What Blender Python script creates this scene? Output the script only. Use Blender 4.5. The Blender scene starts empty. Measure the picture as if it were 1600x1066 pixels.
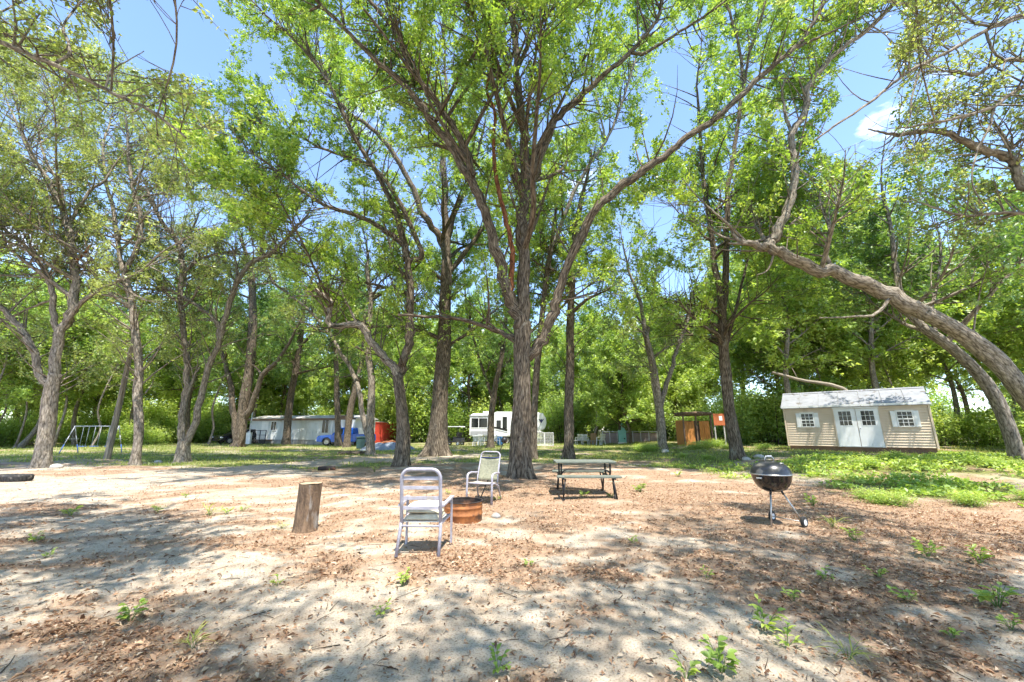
import bpy, math, random
import numpy as np
from mathutils import Vector, Matrix

random.seed(7)
RNG = np.random.default_rng(11)
SC = bpy.context.scene
COL = SC.collection

# ------------------------------------------------------------------ camera
F_PX, PITCH, CAM_H = 615.0, math.radians(12.9), 1.42
cam_d = bpy.data.cameras.new('camera')
cam = bpy.data.objects.new('camera', cam_d)
COL.objects.link(cam)
cam.location = (0, 0, CAM_H)
cam.rotation_euler = (math.pi / 2 + PITCH, 0, 0)
cam_d.sensor_width = 36.0
cam_d.sensor_fit = 'HORIZONTAL'
cam_d.lens = F_PX / 1600 * 36.0
cam_d.clip_start, cam_d.clip_end = 0.05, 3000
SC.camera = cam

# ------------------------------------------------------------------ sky and sun
SUN_EL, SUN_AZ = math.radians(69), math.radians(158)      # azimuth clockwise from +Y
W = bpy.data.worlds.new('World'); SC.world = W; W.use_nodes = True
nt = W.node_tree; nt.nodes.clear()
sky = nt.nodes.new('ShaderNodeTexSky'); sky.sky_type = 'NISHITA'; sky.sun_disc = False
sky.sun_elevation = SUN_EL; sky.sun_rotation = SUN_AZ
sky.air_density = 0.85; sky.dust_density = 0.1; sky.ozone_density = 2.3
tc = nt.nodes.new('ShaderNodeTexCoord')
mp = nt.nodes.new('ShaderNodeMapping'); mp.inputs['Scale'].default_value = (1, 1, 2.2); mp.inputs['Location'].default_value = (3.1, 0.4, 0.2)
nz = nt.nodes.new('ShaderNodeTexNoise'); nz.inputs['Scale'].default_value = 2.6; nz.inputs['Detail'].default_value = 9; nz.inputs['Roughness'].default_value = 0.58
rp = nt.nodes.new('ShaderNodeValToRGB'); rp.color_ramp.elements[0].position = 0.61; rp.color_ramp.elements[1].position = 0.74
mx = nt.nodes.new('ShaderNodeMix'); mx.data_type = 'RGBA'
mx.inputs[7].default_value = (8.5, 8.8, 9.2, 1)
bg = nt.nodes.new('ShaderNodeBackground'); bg.inputs['Strength'].default_value = 0.15
wo = nt.nodes.new('ShaderNodeOutputWorld')
L = nt.links.new
L(tc.outputs['Generated'], mp.inputs['Vector']); L(mp.outputs[0], nz.inputs['Vector']); L(nz.outputs['Fac'], rp.inputs[0])
L(rp.outputs[0], mx.inputs[0]); L(sky.outputs[0], mx.inputs[6]); L(mx.outputs[2], bg.inputs['Color']); L(bg.outputs[0], wo.inputs[0])

sun_d = bpy.data.lights.new('sun', 'SUN'); sun_d.energy = 3.5; sun_d.angle = math.radians(0.5); sun_d.color = (1.0, 0.95, 0.86)
sun = bpy.data.objects.new('sun', sun_d); COL.objects.link(sun)
to_sun = Vector((math.sin(SUN_AZ) * math.cos(SUN_EL), math.cos(SUN_AZ) * math.cos(SUN_EL), math.sin(SUN_EL)))
sun.rotation_euler = to_sun.to_track_quat('Z', 'Y').to_euler(); sun.location = to_sun * 60

SC.view_settings.view_transform = 'Standard'; SC.view_settings.look = 'None'
SC.view_settings.gamma = 1; SC.view_settings.exposure = 1.75
SC.view_settings.use_curve_mapping = False
SC.render.engine = 'CYCLES'
SC.cycles.use_denoising = True
SC.cycles.use_adaptive_sampling = True; SC.cycles.adaptive_threshold = 0.025
SC.cycles.max_bounces = 5; SC.cycles.diffuse_bounces = 3; SC.cycles.glossy_bounces = 2
SC.cycles.transmission_bounces = 4; SC.cycles.transparent_max_bounces = 4
SC.cycles.caustics_reflective = False; SC.cycles.caustics_refractive = False

# ------------------------------------------------------------------ pixel helpers (metres in the place from the photograph's perspective)
CP, SP = math.cos(PITCH), math.sin(PITCH)
def ray(px, py):
    u = (px - 800) / F_PX; v = (533 - py) / F_PX
    return np.array([u, CP - v * SP, SP + v * CP])
def sstep(a, b, x):
    t = np.clip((x - a) / (b - a), 0, 1); return t * t * (3 - 2 * t)
def terrain(x, y):
    x = np.asarray(x, float); y = np.asarray(y, float)
    h = 0.42 * sstep(7.5, 14, x) * sstep(7, 15, y)
    h = h + 0.025 * np.sin(x * 0.9 + 1.3) * np.sin(y * 0.7) + 0.015 * np.sin(x * 2.1 + y * 1.7)
    d = np.hypot(x, y)
    return h + 0.10 * np.sin(x * 0.16 + .5) * sstep(14, 30, d) * 0.6
def P(px, py, Y):
    d = ray(px, py); t = Y / d[1]
    return np.array([0, 0, CAM_H]) + d * t
def G(px, py):
    d = ray(px, py); t = CAM_H / -d[2]
    for _ in range(12):
        x, y = d[0] * t, d[1] * t
        t = (CAM_H - float(terrain(x, y))) / -d[2]
    return np.array([d[0] * t, d[1] * t, float(terrain(d[0] * t, d[1] * t))])
def proj(p):
    p = np.atleast_2d(p)
    x, y, z = p[:, 0], p[:, 1], p[:, 2] - CAM_H
    dep = y * CP + z * SP; up = -y * SP + z * CP
    dep = np.where(dep < 0.05, 0.05, dep)
    return np.stack([800 + F_PX * x / dep, 533 - F_PX * up / dep], 1)

# value noise
_T = RNG.random((256, 256))
def vnoise(x, y):
    x = np.asarray(x, float); y = np.asarray(y, float)
    xi = np.floor(x).astype(int); yi = np.floor(y).astype(int); fx = x - xi; fy = y - yi
    fx = fx * fx * (3 - 2 * fx); fy = fy * fy * (3 - 2 * fy)
    a = _T[xi & 255, yi & 255]; b = _T[(xi + 1) & 255, yi & 255]; c = _T[xi & 255, (yi + 1) & 255]; d = _T[(xi + 1) & 255, (yi + 1) & 255]
    return (a * (1 - fx) + b * fx) * (1 - fy) + (c * (1 - fx) + d * fx) * fy
def fbm(x, y, o=4):
    s = 0; a = 0.5; n = 0
    for k in range(o):
        s = s + a * vnoise(x * 2 ** k + 17.3 * k, y * 2 ** k + 9.1 * k); n += a; a *= 0.5
    return s / n

# ------------------------------------------------------------------ materials
MATS = {}
def new_mat(name):
    m = bpy.data.materials.new(name); m.use_nodes = True; n = m.node_tree; n.nodes.clear()
    out = n.nodes.new('ShaderNodeOutputMaterial'); MATS[name] = m
    return m, n, out
def node(n, typ, **kw):
    o = n.nodes.new(typ)
    for k, v in kw.items():
        if k.startswith('i_'): o.inputs[k[2:].replace('_', ' ')].default_value = v
        else: setattr(o, k, v)
    return o
def c4(c): return (c[0], c[1], c[2], 1)
def ramp(n, src, stops):
    r = n.nodes.new('ShaderNodeValToRGB'); e = r.color_ramp.elements
    while len(e) < len(stops): e.new(0.5)
    for k, (p, c) in enumerate(stops):
        e[k].position = p; e[k].color = c4(c) if len(c) == 3 else c
    n.links.new(src, r.inputs[0]); return r.outputs[0]
def surf(name, c1, c2=None, rough=0.6, scale=6, metal=0, bump=0.15, spec=0.4, stretch=(1, 1, 1), dirt=None, bscale=None):
    """paint / wood / metal with uneven colour and fine relief"""
    m, n, out = new_mat(name)
    b = node(n, 'ShaderNodeBsdfPrincipled'); b.inputs['Roughness'].default_value = rough; b.inputs['Metallic'].default_value = metal
    b.inputs['Specular IOR Level'].default_value = spec
    t = node(n, 'ShaderNodeTexCoord'); mpn = node(n, 'ShaderNodeMapping'); mpn.inputs['Scale'].default_value = stretch
    n.links.new(t.outputs['Object'], mpn.inputs[0])
    z = node(n, 'ShaderNodeTexNoise'); z.inputs['Scale'].default_value = scale; z.inputs['Detail'].default_value = 6; z.inputs['Roughness'].default_value = 0.62
    n.links.new(mpn.outputs[0], z.inputs['Vector'])
    c2 = c2 or tuple(v * 0.78 for v in c1)
    col = ramp(n, z.outputs['Fac'], [(0.32, c2), (0.66, c1)])
    if dirt:
        z3 = node(n, 'ShaderNodeTexNoise'); z3.inputs['Scale'].default_value = dirt[1]; z3.inputs['Detail'].default_value = 8
        n.links.new(mpn.outputs[0], z3.inputs['Vector'])
        f = ramp(n, z3.outputs['Fac'], [(dirt[2], (0, 0, 0)), (dirt[2] + 0.1, (1, 1, 1))])
        mm = node(n, 'ShaderNodeMix', data_type='RGBA'); n.links.new(f, mm.inputs[0]); n.links.new(col, mm.inputs[6]); mm.inputs[7].default_value = c4(dirt[0]); col = mm.outputs[2]
    n.links.new(col, b.inputs['Base Color'])
    if bump:
        z2 = node(n, 'ShaderNodeTexNoise'); z2.inputs['Scale'].default_value = bscale or scale * 5; z2.inputs['Detail'].default_value = 5
        n.links.new(mpn.outputs[0], z2.inputs['Vector'])
        bp = node(n, 'ShaderNodeBump'); bp.inputs['Strength'].default_value = bump; bp.inputs['Distance'].default_value = 0.02
        n.links.new(z2.outputs['Fac'], bp.inputs['Height']); n.links.new(bp.outputs[0], b.inputs['Normal'])
    n.links.new(b.outputs[0], out.inputs[0]); return m

def bark(name, dark, mid, light, fz=5.0, fx=26.0, lichen=0.58, strength=1.0):
    m, n, out = new_mat(name)
    b = node(n, 'ShaderNodeBsdfPrincipled'); b.inputs['Roughness'].default_value = 0.92; b.inputs['Specular IOR Level'].default_value = 0.15
    a = node(n, 'ShaderNodeAttribute'); a.attribute_name = 'tc'
    mpn = node(n, 'ShaderNodeMapping'); mpn.inputs['Scale'].default_value = (fx, fx, fz); n.links.new(a.outputs['Vector'], mpn.inputs[0])
    z = node(n, 'ShaderNodeTexNoise'); z.inputs['Scale'].default_value = 1.0; z.inputs['Detail'].default_value = 7; z.inputs['Roughness'].default_value = 0.65; z.inputs['Distortion'].default_value = 0.6
    n.links.new(mpn.outputs[0], z.inputs['Vector'])
    v = node(n, 'ShaderNodeTexVoronoi', feature='DISTANCE_TO_EDGE'); v.inputs['Scale'].default_value = 0.8
    mp2 = node(n, 'ShaderNodeMapping'); mp2.inputs['Scale'].default_value = (fx, fx, fz * 0.8); n.links.new(a.outputs['Vector'], mp2.inputs[0])
    zz = node(n, 'ShaderNodeMix', data_type='VECTOR'); zz.inputs[0].default_value = 0.25; n.links.new(mp2.outputs[0], zz.inputs[4]); n.links.new(z.outputs['Color'], zz.inputs[5])
    n.links.new(zz.outputs[1], v.inputs['Vector'])
    vr = ramp(n, v.outputs['Distance'], [(0.0, (0, 0, 0)), (0.22, (1, 1, 1))])
    mul = node(n, 'ShaderNodeMath', operation='MULTIPLY'); n.links.new(z.outputs['Fac'], mul.inputs[0])
    ad = node(n, 'ShaderNodeMath', operation='MULTIPLY_ADD'); n.links.new(vr, ad.inputs[0]); ad.inputs[1].default_value = 0.32; ad.inputs[2].default_value = 0.68
    n.links.new(ad.outputs[0], mul.inputs[1])
    col = ramp(n, mul.outputs[0], [(0.27, dark), (0.43, mid), (0.62, light)])
    z3 = node(n, 'ShaderNodeTexNoise'); z3.inputs['Scale'].default_value = 2.3; z3.inputs['Detail'].default_value = 7; z3.inputs['Roughness'].default_value = 0.7
    n.links.new(a.outputs['Vector'], z3.inputs['Vector'])
    f = ramp(n, z3.outputs['Fac'], [(lichen, (0, 0, 0)), (lichen + 0.14, (0.75, 0.75, 0.75))])
    mm = node(n, 'ShaderNodeMix', data_type='RGBA'); n.links.new(f, mm.inputs[0]); n.links.new(col, mm.inputs[6]); mm.inputs[7].default_value = (0.30, 0.295, 0.24, 1)
    n.links.new(mm.outputs[2], b.inputs['Base Color'])
    bp = node(n, 'ShaderNodeBump'); bp.inputs['Strength'].default_value = strength; bp.inputs['Distance'].default_value = 0.035
    n.links.new(mul.outputs[0], bp.inputs['Height']); n.links.new(bp.outputs[0], b.inputs['Normal'])
    n.links.new(b.outputs[0], out.inputs[0]); return m

def leafmat(name, stops, trans=0.42, tcol=(1.2, 1.2, 0.55), objvar=0.0, rough=0.45):
    m, n, out = new_mat(name)
    a = node(n, 'ShaderNodeAttribute'); a.attribute_name = 'rnd'
    src = a.outputs['Fac']
    if objvar:
        oi = node(n, 'ShaderNodeObjectInfo'); ma = node(n, 'ShaderNodeMath', operation='MULTIPLY_ADD')
        n.links.new(oi.outputs['Random'], ma.inputs[0]); ma.inputs[1].default_value = objvar; n.links.new(src, ma.inputs[2])
        mb = node(n, 'ShaderNodeMath', operation='SUBTRACT'); n.links.new(ma.outputs[0], mb.inputs[0]); mb.inputs[1].default_value = objvar / 2; src = mb.outputs[0]
    col = ramp(n, src, stops)
    d = node(n, 'ShaderNodeBsdfPrincipled'); d.inputs['Roughness'].default_value = rough; d.inputs['Specular IOR Level'].default_value = 0.35
    n.links.new(col, d.inputs['Base Color'])
    mc = node(n, 'ShaderNodeMix', data_type='RGBA', blend_type='MULTIPLY'); mc.inputs[0].default_value = 1; n.links.new(col, mc.inputs[6]); mc.inputs[7].default_value = c4([v * trans * 2 for v in tcol])
    t = node(n, 'ShaderNodeBsdfTranslucent'); n.links.new(mc.outputs[2], t.inputs[0])
    mxs = node(n, 'ShaderNodeAddShader')      # a leaf passes about as much light as it reflects
    n.links.new(d.outputs[0], mxs.inputs[0]); n.links.new(t.outputs[0], mxs.inputs[1]); n.links.new(mxs.outputs[0], out.inputs[0]); return m

bark('bark_dark', (0.024, 0.018, 0.013), (0.128, 0.10, 0.072), (0.26, 0.212, 0.158), lichen=0.61)
bark('bark_pale', (0.068, 0.055, 0.042), (0.225, 0.19, 0.148), (0.37, 0.322, 0.262), fz=6, fx=20, lichen=0.60, strength=0.7)
bark('bark_red', (0.06, 0.025, 0.015), (0.22, 0.085, 0.04), (0.36, 0.16, 0.08), lichen=0.75, fx=18)
bark('bark_wood', (0.10, 0.085, 0.065), (0.28, 0.235, 0.18), (0.40, 0.345, 0.27), fz=1.2, fx=30, lichen=0.72, strength=0.4)
leafmat('leaf_bright', [(0.0, (0.05, 0.095, 0.016)), (0.5, (0.135, 0.20, 0.034)), (1.0, (0.25, 0.30, 0.065))], trans=0.5)
leafmat('leaf_olive', [(0.0, (0.065, 0.09, 0.028)), (0.5, (0.155, 0.195, 0.06)), (1.0, (0.28, 0.305, 0.115))], trans=0.42)
leafmat('leaf_deep', [(0.0, (0.035, 0.075, 0.018)), (0.5, (0.08, 0.14, 0.035)), (1.0, (0.165, 0.225, 0.065))], trans=0.45)
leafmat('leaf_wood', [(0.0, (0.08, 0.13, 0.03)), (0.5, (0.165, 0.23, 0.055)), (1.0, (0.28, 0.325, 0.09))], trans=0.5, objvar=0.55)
leafmat('leaf_weed', [(0.0, (0.07, 0.125, 0.025)), (0.5, (0.155, 0.225, 0.045)), (1.0, (0.28, 0.32, 0.08))], trans=0.45)
leafmat('leaf_grass', [(0.0, (0.08, 0.12, 0.025)), (0.5, (0.16, 0.20, 0.04)), (1.0, (0.30, 0.28, 0.10))], trans=0.4)
leafmat('leaf_dry', [(0.0, (0.09, 0.045, 0.024)), (0.35, (0.22, 0.118, 0.063)), (0.7, (0.35, 0.22, 0.13)), (1.0, (0.47, 0.38, 0.275))], trans=0.12, tcol=(1.1, 0.9, 0.7), rough=0.6)
surf('lavender_metal', (0.42, 0.40, 0.445), (0.28, 0.265, 0.305), rough=0.42, scale=14, bump=0.05, dirt=((0.36, 0.31, 0.27), 9, 0.63))
surf('cushion', (0.66, 0.58, 0.43), (0.48, 0.40, 0.27), rough=0.9, scale=7, bump=0.3)
surf('cushion_white', (0.78, 0.76, 0.71), (0.64, 0.60, 0.54), rough=0.9, scale=7, bump=0.3)
surf('sling', (0.27, 0.265, 0.185), (0.16, 0.16, 0.11), rough=0.85, scale=26, bump=0.3, bscale=160)
surf('sling_seat', (0.62, 0.54, 0.46), (0.45, 0.38, 0.30), rough=0.85, scale=26, bump=0.3, bscale=160)
surf('navy', (0.04, 0.05, 0.14), (0.02, 0.025, 0.07), rough=0.7, scale=20)
surf('rust', (0.48, 0.19, 0.065), (0.22, 0.085, 0.035), rough=0.62, scale=6, metal=0.35, bump=0.3, stretch=(1, 1, 1), dirt=((0.10, 0.055, 0.035), 5, 0.60))
surf('soot', (0.05, 0.035, 0.03), (0.015, 0.012, 0.01), rough=0.9, scale=9, dirt=((0.16, 0.075, 0.04), 4, 0.55))
surf('ash', (0.26, 0.24, 0.22), (0.07, 0.065, 0.06), rough=1, scale=12, bump=0.8)
surf('black_metal', (0.022, 0.02, 0.02), (0.012, 0.011, 0.011), rough=0.45, scale=20, bump=0.05, dirt=((0.09, 0.05, 0.03), 12, 0.66))
surf('lid_enamel', (0.035, 0.034, 0.036), (0.018, 0.018, 0.019), rough=0.33, scale=9, bump=0.02, spec=0.6, dirt=((0.13, 0.12, 0.105), 7, 0.56))
surf('bowl_enamel', (0.014, 0.012, 0.012), (0.008, 0.007, 0.007), rough=0.09, scale=8, bump=0.02, spec=0.9)
surf('steel', (0.55, 0.54, 0.52), (0.36, 0.35, 0.33), rough=0.38, scale=18, metal=0.8, bump=0.04, dirt=((0.22, 0.14, 0.09), 16, 0.62))
surf('rubber', (0.035, 0.034, 0.033), (0.02, 0.02, 0.02), rough=0.85, scale=14, dirt=((0.16, 0.14, 0.12), 6, 0.58))
surf('table_wood', (0.18, 0.20, 0.165), (0.09, 0.10, 0.08), rough=0.9, scale=5, stretch=(1, 9, 9), bump=0.5, dirt=((0.30, 0.32, 0.28), 4, 0.6))
surf('cut_wood', (0.50, 0.385, 0.25), (0.27, 0.19, 0.115), rough=0.9, scale=16, bump=0.4)
surf('stump_bark', (0.24, 0.155, 0.095), (0.075, 0.05, 0.033), rough=0.95, scale=7, stretch=(3, 3, 0.8), bump=1.0, dirt=((0.33, 0.30, 0.265), 3, 0.60))
surf('siding', (0.66, 0.53, 0.39), (0.59, 0.47, 0.34), rough=0.6, scale=2.5, bump=0.03, stretch=(1, 1, 1), dirt=((0.47, 0.36, 0.25), 1.6, 0.62))
surf('trim_white', (0.80, 0.79, 0.77), (0.72, 0.71, 0.68), rough=0.5, scale=3, bump=0.03)
surf('roof_grey', (0.27, 0.275, 0.29), (0.20, 0.205, 0.215), rough=0.5, scale=3, bump=0.04, dirt=((0.13, 0.115, 0.10), 3.5, 0.60))
surf('glass_dark', (0.012, 0.015, 0.015), (0.008, 0.009, 0.009), rough=0.08, scale=3, bump=0, spec=0.3)
surf('shed_base', (0.20, 0.12, 0.08), rough=0.9, scale=5)
surf('home_siding', (0.66, 0.68, 0.67), (0.55, 0.57, 0.57), rough=0.55, scale=1.2, bump=0.02, dirt=((0.48, 0.49, 0.47), 1.0, 0.62))
surf('home_brown', (0.19, 0.125, 0.09), rough=0.8, scale=4)
surf('home_skirt', (0.42, 0.41, 0.39), (0.28, 0.27, 0.26), rough=0.8, scale=3)
surf('home_roof', (0.60, 0.57, 0.53), (0.42, 0.38, 0.34), rough=0.7, scale=2, dirt=((0.25, 0.19, 0.14), 2.2, 0.58))
surf('red_steel', (0.60, 0.062, 0.035), (0.42, 0.04, 0.025), rough=0.55, scale=2.2, bump=0.03, dirt=((0.23, 0.075, 0.045), 1.8, 0.66))
surf('blue_paint', (0.010, 0.10, 0.50), (0.008, 0.08, 0.42), rough=0.22, scale=3, bump=0, spec=0.6)
surf('black_paint', (0.012, 0.012, 0.018), (0.009, 0.009, 0.012), rough=0.18, scale=3, bump=0, spec=0.6)
surf('tan_paint', (0.42, 0.38, 0.33), (0.36, 0.32, 0.28), rough=0.3, scale=3, bump=0)
surf('chrome', (0.7, 0.7, 0.7), (0.55, 0.55, 0.55), rough=0.2, scale=6, metal=1, bump=0)
surf('rim', (0.50, 0.46, 0.40), (0.34, 0.31, 0.27), rough=0.4, scale=12, metal=0.5, bump=0)
surf('lamp_glass', (0.75, 0.77, 0.78), rough=0.12, scale=12, bump=0)
surf('rv_white', (0.78, 0.78, 0.77), (0.70, 0.70, 0.69), rough=0.35, scale=1.5, bump=0)
surf('rv_grey', (0.34, 0.34, 0.35), (0.26, 0.26, 0.27), rough=0.4, scale=2, bump=0)
surf('plastic_white', (0.80, 0.80, 0.79), (0.70, 0.70, 0.69), rough=0.45, scale=6, bump=0)
surf('plastic_blue', (0.10, 0.30, 0.62), rough=0.45, scale=6, bump=0)
surf('paint_blue', (0.10, 0.19, 0.52), rough=0.45, scale=10, bump=0)
surf('teal', (0.30, 0.60, 0.60), (0.22, 0.49, 0.50), rough=0.6, scale=3, dirt=((0.12, 0.22, 0.22), 3, 0.66))
surf('plywood', (0.44, 0.28, 0.15), (0.33, 0.20, 0.10), rough=0.85, scale=5, stretch=(1, 1, 0.3))
surf('mauve', (0.30, 0.235, 0.225), (0.20, 0.155, 0.15), rough=0.8, scale=3, dirt=((0.42, 0.29, 0.27), 1.4, 0.60))
surf('orange_wood', (0.56, 0.245, 0.07), (0.36, 0.135, 0.035), rough=0.85, scale=4, stretch=(6, 6, 0.7), bump=0.4)
surf('sign_red', (0.46, 0.135, 0.045), (0.34, 0.09, 0.03), rough=0.7, scale=4)
surf('tarp', (0.24, 0.27, 0.31), (0.15, 0.17, 0.20), rough=0.6, scale=4, bump=0.3)
surf('galvanised', (0.55, 0.56, 0.57), (0.42, 0.43, 0.44), rough=0.5, scale=9, metal=0.4, bump=0)
surf('dark_green', (0.035, 0.075, 0.07), rough=0.5, scale=6)
surf('stone', (0.50, 0.47, 0.43), (0.33, 0.31, 0.28), rough=0.95, scale=9, bump=0.5)

# ------------------------------------------------------------------ object helpers
def link(name, me, mat=None, parent=None, loc=None):
    o = bpy.data.objects.new(name, me); COL.objects.link(o)
    if mat is not None and me is not None and not me.materials:
        me.materials.append(MATS[mat] if isinstance(mat, str) else mat)
    if parent is not None: o.parent = parent
    if loc is not None: o.location = [float(v) for v in loc]
    return o
def tag(o, label=None, cat=None, group=None, kind=None):
    if label: o['label'] = label
    if cat: o['category'] = cat
    if group: o['group'] = group
    if kind: o['kind'] = kind
    return o
def thing(name, label, cat, loc, rz=0.0, group=None):
    o = bpy.data.objects.new(name, None); COL.objects.link(o); o.empty_display_size = 0.3
    o.location = [float(v) for v in loc]; o.rotation_euler = (0, 0, rz)
    return tag(o, label, cat, group)
def copy_tree(o, parent=None):
    c = o.copy(); COL.objects.link(c); c.parent = parent
    for ch in list(o.children): copy_tree(ch, c)
    return c
def np_mesh(name, V, F, attr=None, tcv=None, smooth=False):
    """V (n,3), F (m,k) all faces with k corners"""
    V = np.asarray(V, np.float32); F = np.asarray(F, np.int32); m, k = F.shape
    me = bpy.data.meshes.new(name)
    me.vertices.add(len(V)); me.vertices.foreach_set('co', V.ravel())
    me.loops.add(m * k); me.loops.foreach_set('vertex_index', F.ravel())
    me.polygons.add(m); me.polygons.foreach_set('loop_start', np.arange(0, m * k, k, dtype=np.int32))
    if smooth: me.polygons.foreach_set('use_smooth', np.ones(m, bool))
    if attr is not None:
        a = me.attributes.new('rnd', 'FLOAT', 'FACE'); a.data.foreach_set('value', np.asarray(attr, np.float32))
    if tcv is not None:
        a = me.attributes.new('tc', 'FLOAT_VECTOR', 'POINT'); a.data.foreach_set('vector', np.asarray(tcv, np.float32).ravel())
    me.update(calc_edges=True); me.validate(); return me

class MB:
    """collects shapes for ONE mesh"""
    def __init__(s): s.v = []; s.f = []; s.sm = []
    def add(s, vs, fs, smooth=False):
        b = len(s.v); s.v += [tuple(float(c) for c in v) for v in vs]; s.f += [tuple(b + i for i in f) for f in fs]; s.sm += [smooth] * len(fs); return s
    def box(s, x0, x1, y0, y1, z0, z1):
        return s.add([(x0, y0, z0), (x1, y0, z0), (x1, y1, z0), (x0, y1, z0), (x0, y0, z1), (x1, y0, z1), (x1, y1, z1), (x0, y1, z1)],
                     [(3, 2, 1, 0), (4, 5, 6, 7), (0, 1, 5, 4), (1, 2, 6, 5), (2, 3, 7, 6), (3, 0, 4, 7)])
    def bar(s, a, b, w, h, up=(0, 0, 1)):
        a = Vector(a); b = Vector(b); t = (b - a).normalized(); u = Vector(up)
        if abs(t.dot(u)) > 0.95: u = Vector((0, 1, 0))
        sd = t.cross(u).normalized() * (w / 2); u2 = sd.cross(t).normalized() * (h / 2)
        vs = [a - sd - u2, a + sd - u2, a + sd + u2, a - sd + u2, b - sd - u2, b + sd - u2, b + sd + u2, b - sd + u2]
        return s.add(vs, [(0, 1, 2, 3), (7, 6, 5, 4), (0, 4, 5, 1), (1, 5, 6, 2), (2, 6, 7, 3), (3, 7, 4, 0)])
    def tube(s, pts, r, n=8, cap=True):
        pts = [Vector(p) for p in pts]; rs = r if isinstance(r, (list, tuple)) else [r] * len(pts)
        ref = Vector((0.13, 0.31, 0.94)); vs = []
        t0 = (pts[1] - pts[0]).normalized(); nrm = t0.cross(ref)
        if nrm.length < 0.05: nrm = t0.cross(Vector((1, 0, 0)))
        nrm.normalize()
        for i, p in enumerate(pts):
            t = (pts[min(i + 1, len(pts) - 1)] - pts[max(i - 1, 0)]).normalized()
            nrm = (nrm - t * nrm.dot(t)).normalized(); bn = t.cross(nrm)
            for k in range(n):
                a = 2 * math.pi * k / n; vs.append(p + (nrm * math.cos(a) + bn * math.sin(a)) * rs[i])
        fs = [(i * n + k, i * n + (k + 1) % n, (i + 1) * n + (k + 1) % n, (i + 1) * n + k) for i in range(len(pts) - 1) for k in range(n)]
        s.add(vs, fs, True)
        if cap:
            b = len(s.v) - len(vs)
            s.f.append(tuple(b + k for k in reversed(range(n)))); s.f.append(tuple(b + (len(pts) - 1) * n + k for k in range(n))); s.sm += [False, False]
        return s
    def lathe(s, prof, n=24, c=(0, 0, 0), axis='z'):
        vs = []
        for (r, z) in prof:
            for k in range(n):
                a = 2 * math.pi * k / n; p = (r * math.cos(a), r * math.sin(a), z)
                if axis == 'y': p = (p[0], p[2], p[1])
                if axis == 'x': p = (p[2], p[0], p[1])
                vs.append((p[0] + c[0], p[1] + c[1], p[2] + c[2]))
        fs = [(i * n + k, i * n + (k + 1) % n, (i + 1) * n + (k + 1) % n, (i + 1) * n + k) for i in range(len(prof) - 1) for k in range(n)]
        return s.add(vs, fs, True)
    def prism(s, poly, a0, a1, axis='y', inset=None):
        """2-D polygon extruded along an axis; poly in (x,z) for axis y, (y,z) for axis x, (x,y) for axis z"""
        def mk(p, a):
            return {'y': (p[0], a, p[1]), 'x': (a, p[0], p[1]), 'z': (p[0], p[1], a)}[axis]
        n = len(poly); vs = [mk(p, a0) for p in poly] + [mk(p, a1) for p in poly]
        fs = [tuple(range(n)), tuple(reversed(range(n, 2 * n)))] + [(k, n + k, n + (k + 1) % n, (k + 1) % n) for k in range(n)]
        return s.add(vs, fs)
    def mesh(s, name):
        me = bpy.data.meshes.new(name); me.from_pydata(s.v, [], s.f)
        me.polygons.foreach_set('use_smooth', s.sm); me.update(); me.validate()
        import bmesh
        bm = bmesh.new(); bm.from_mesh(me); bmesh.ops.recalc_face_normals(bm, faces=bm.faces); bm.to_mesh(me); bm.free()
        return me
    def build(s, name, mat, parent=None, loc=None, bevel=0.0):
        o = link(name, s.mesh(name), mat, parent, loc)
        if bevel:
            b = o.modifiers.new('bevel', 'BEVEL'); b.width = bevel; b.segments = 2; b.limit_method = 'ANGLE'
        return o
def arc(c, r, a0, a1, n, ax='xz'):
    out = []
    for k in range(n + 1):
        a = a0 + (a1 - a0) * k / n; u, v = r * math.cos(a), r * math.sin(a)
        out.append((c[0] + u, c[1], c[2] + v) if ax == 'xz' else ((c[0] + u, c[1] + v, c[2]) if ax == 'xy' else (c[0], c[1] + u, c[2] + v)))
    return out

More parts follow.
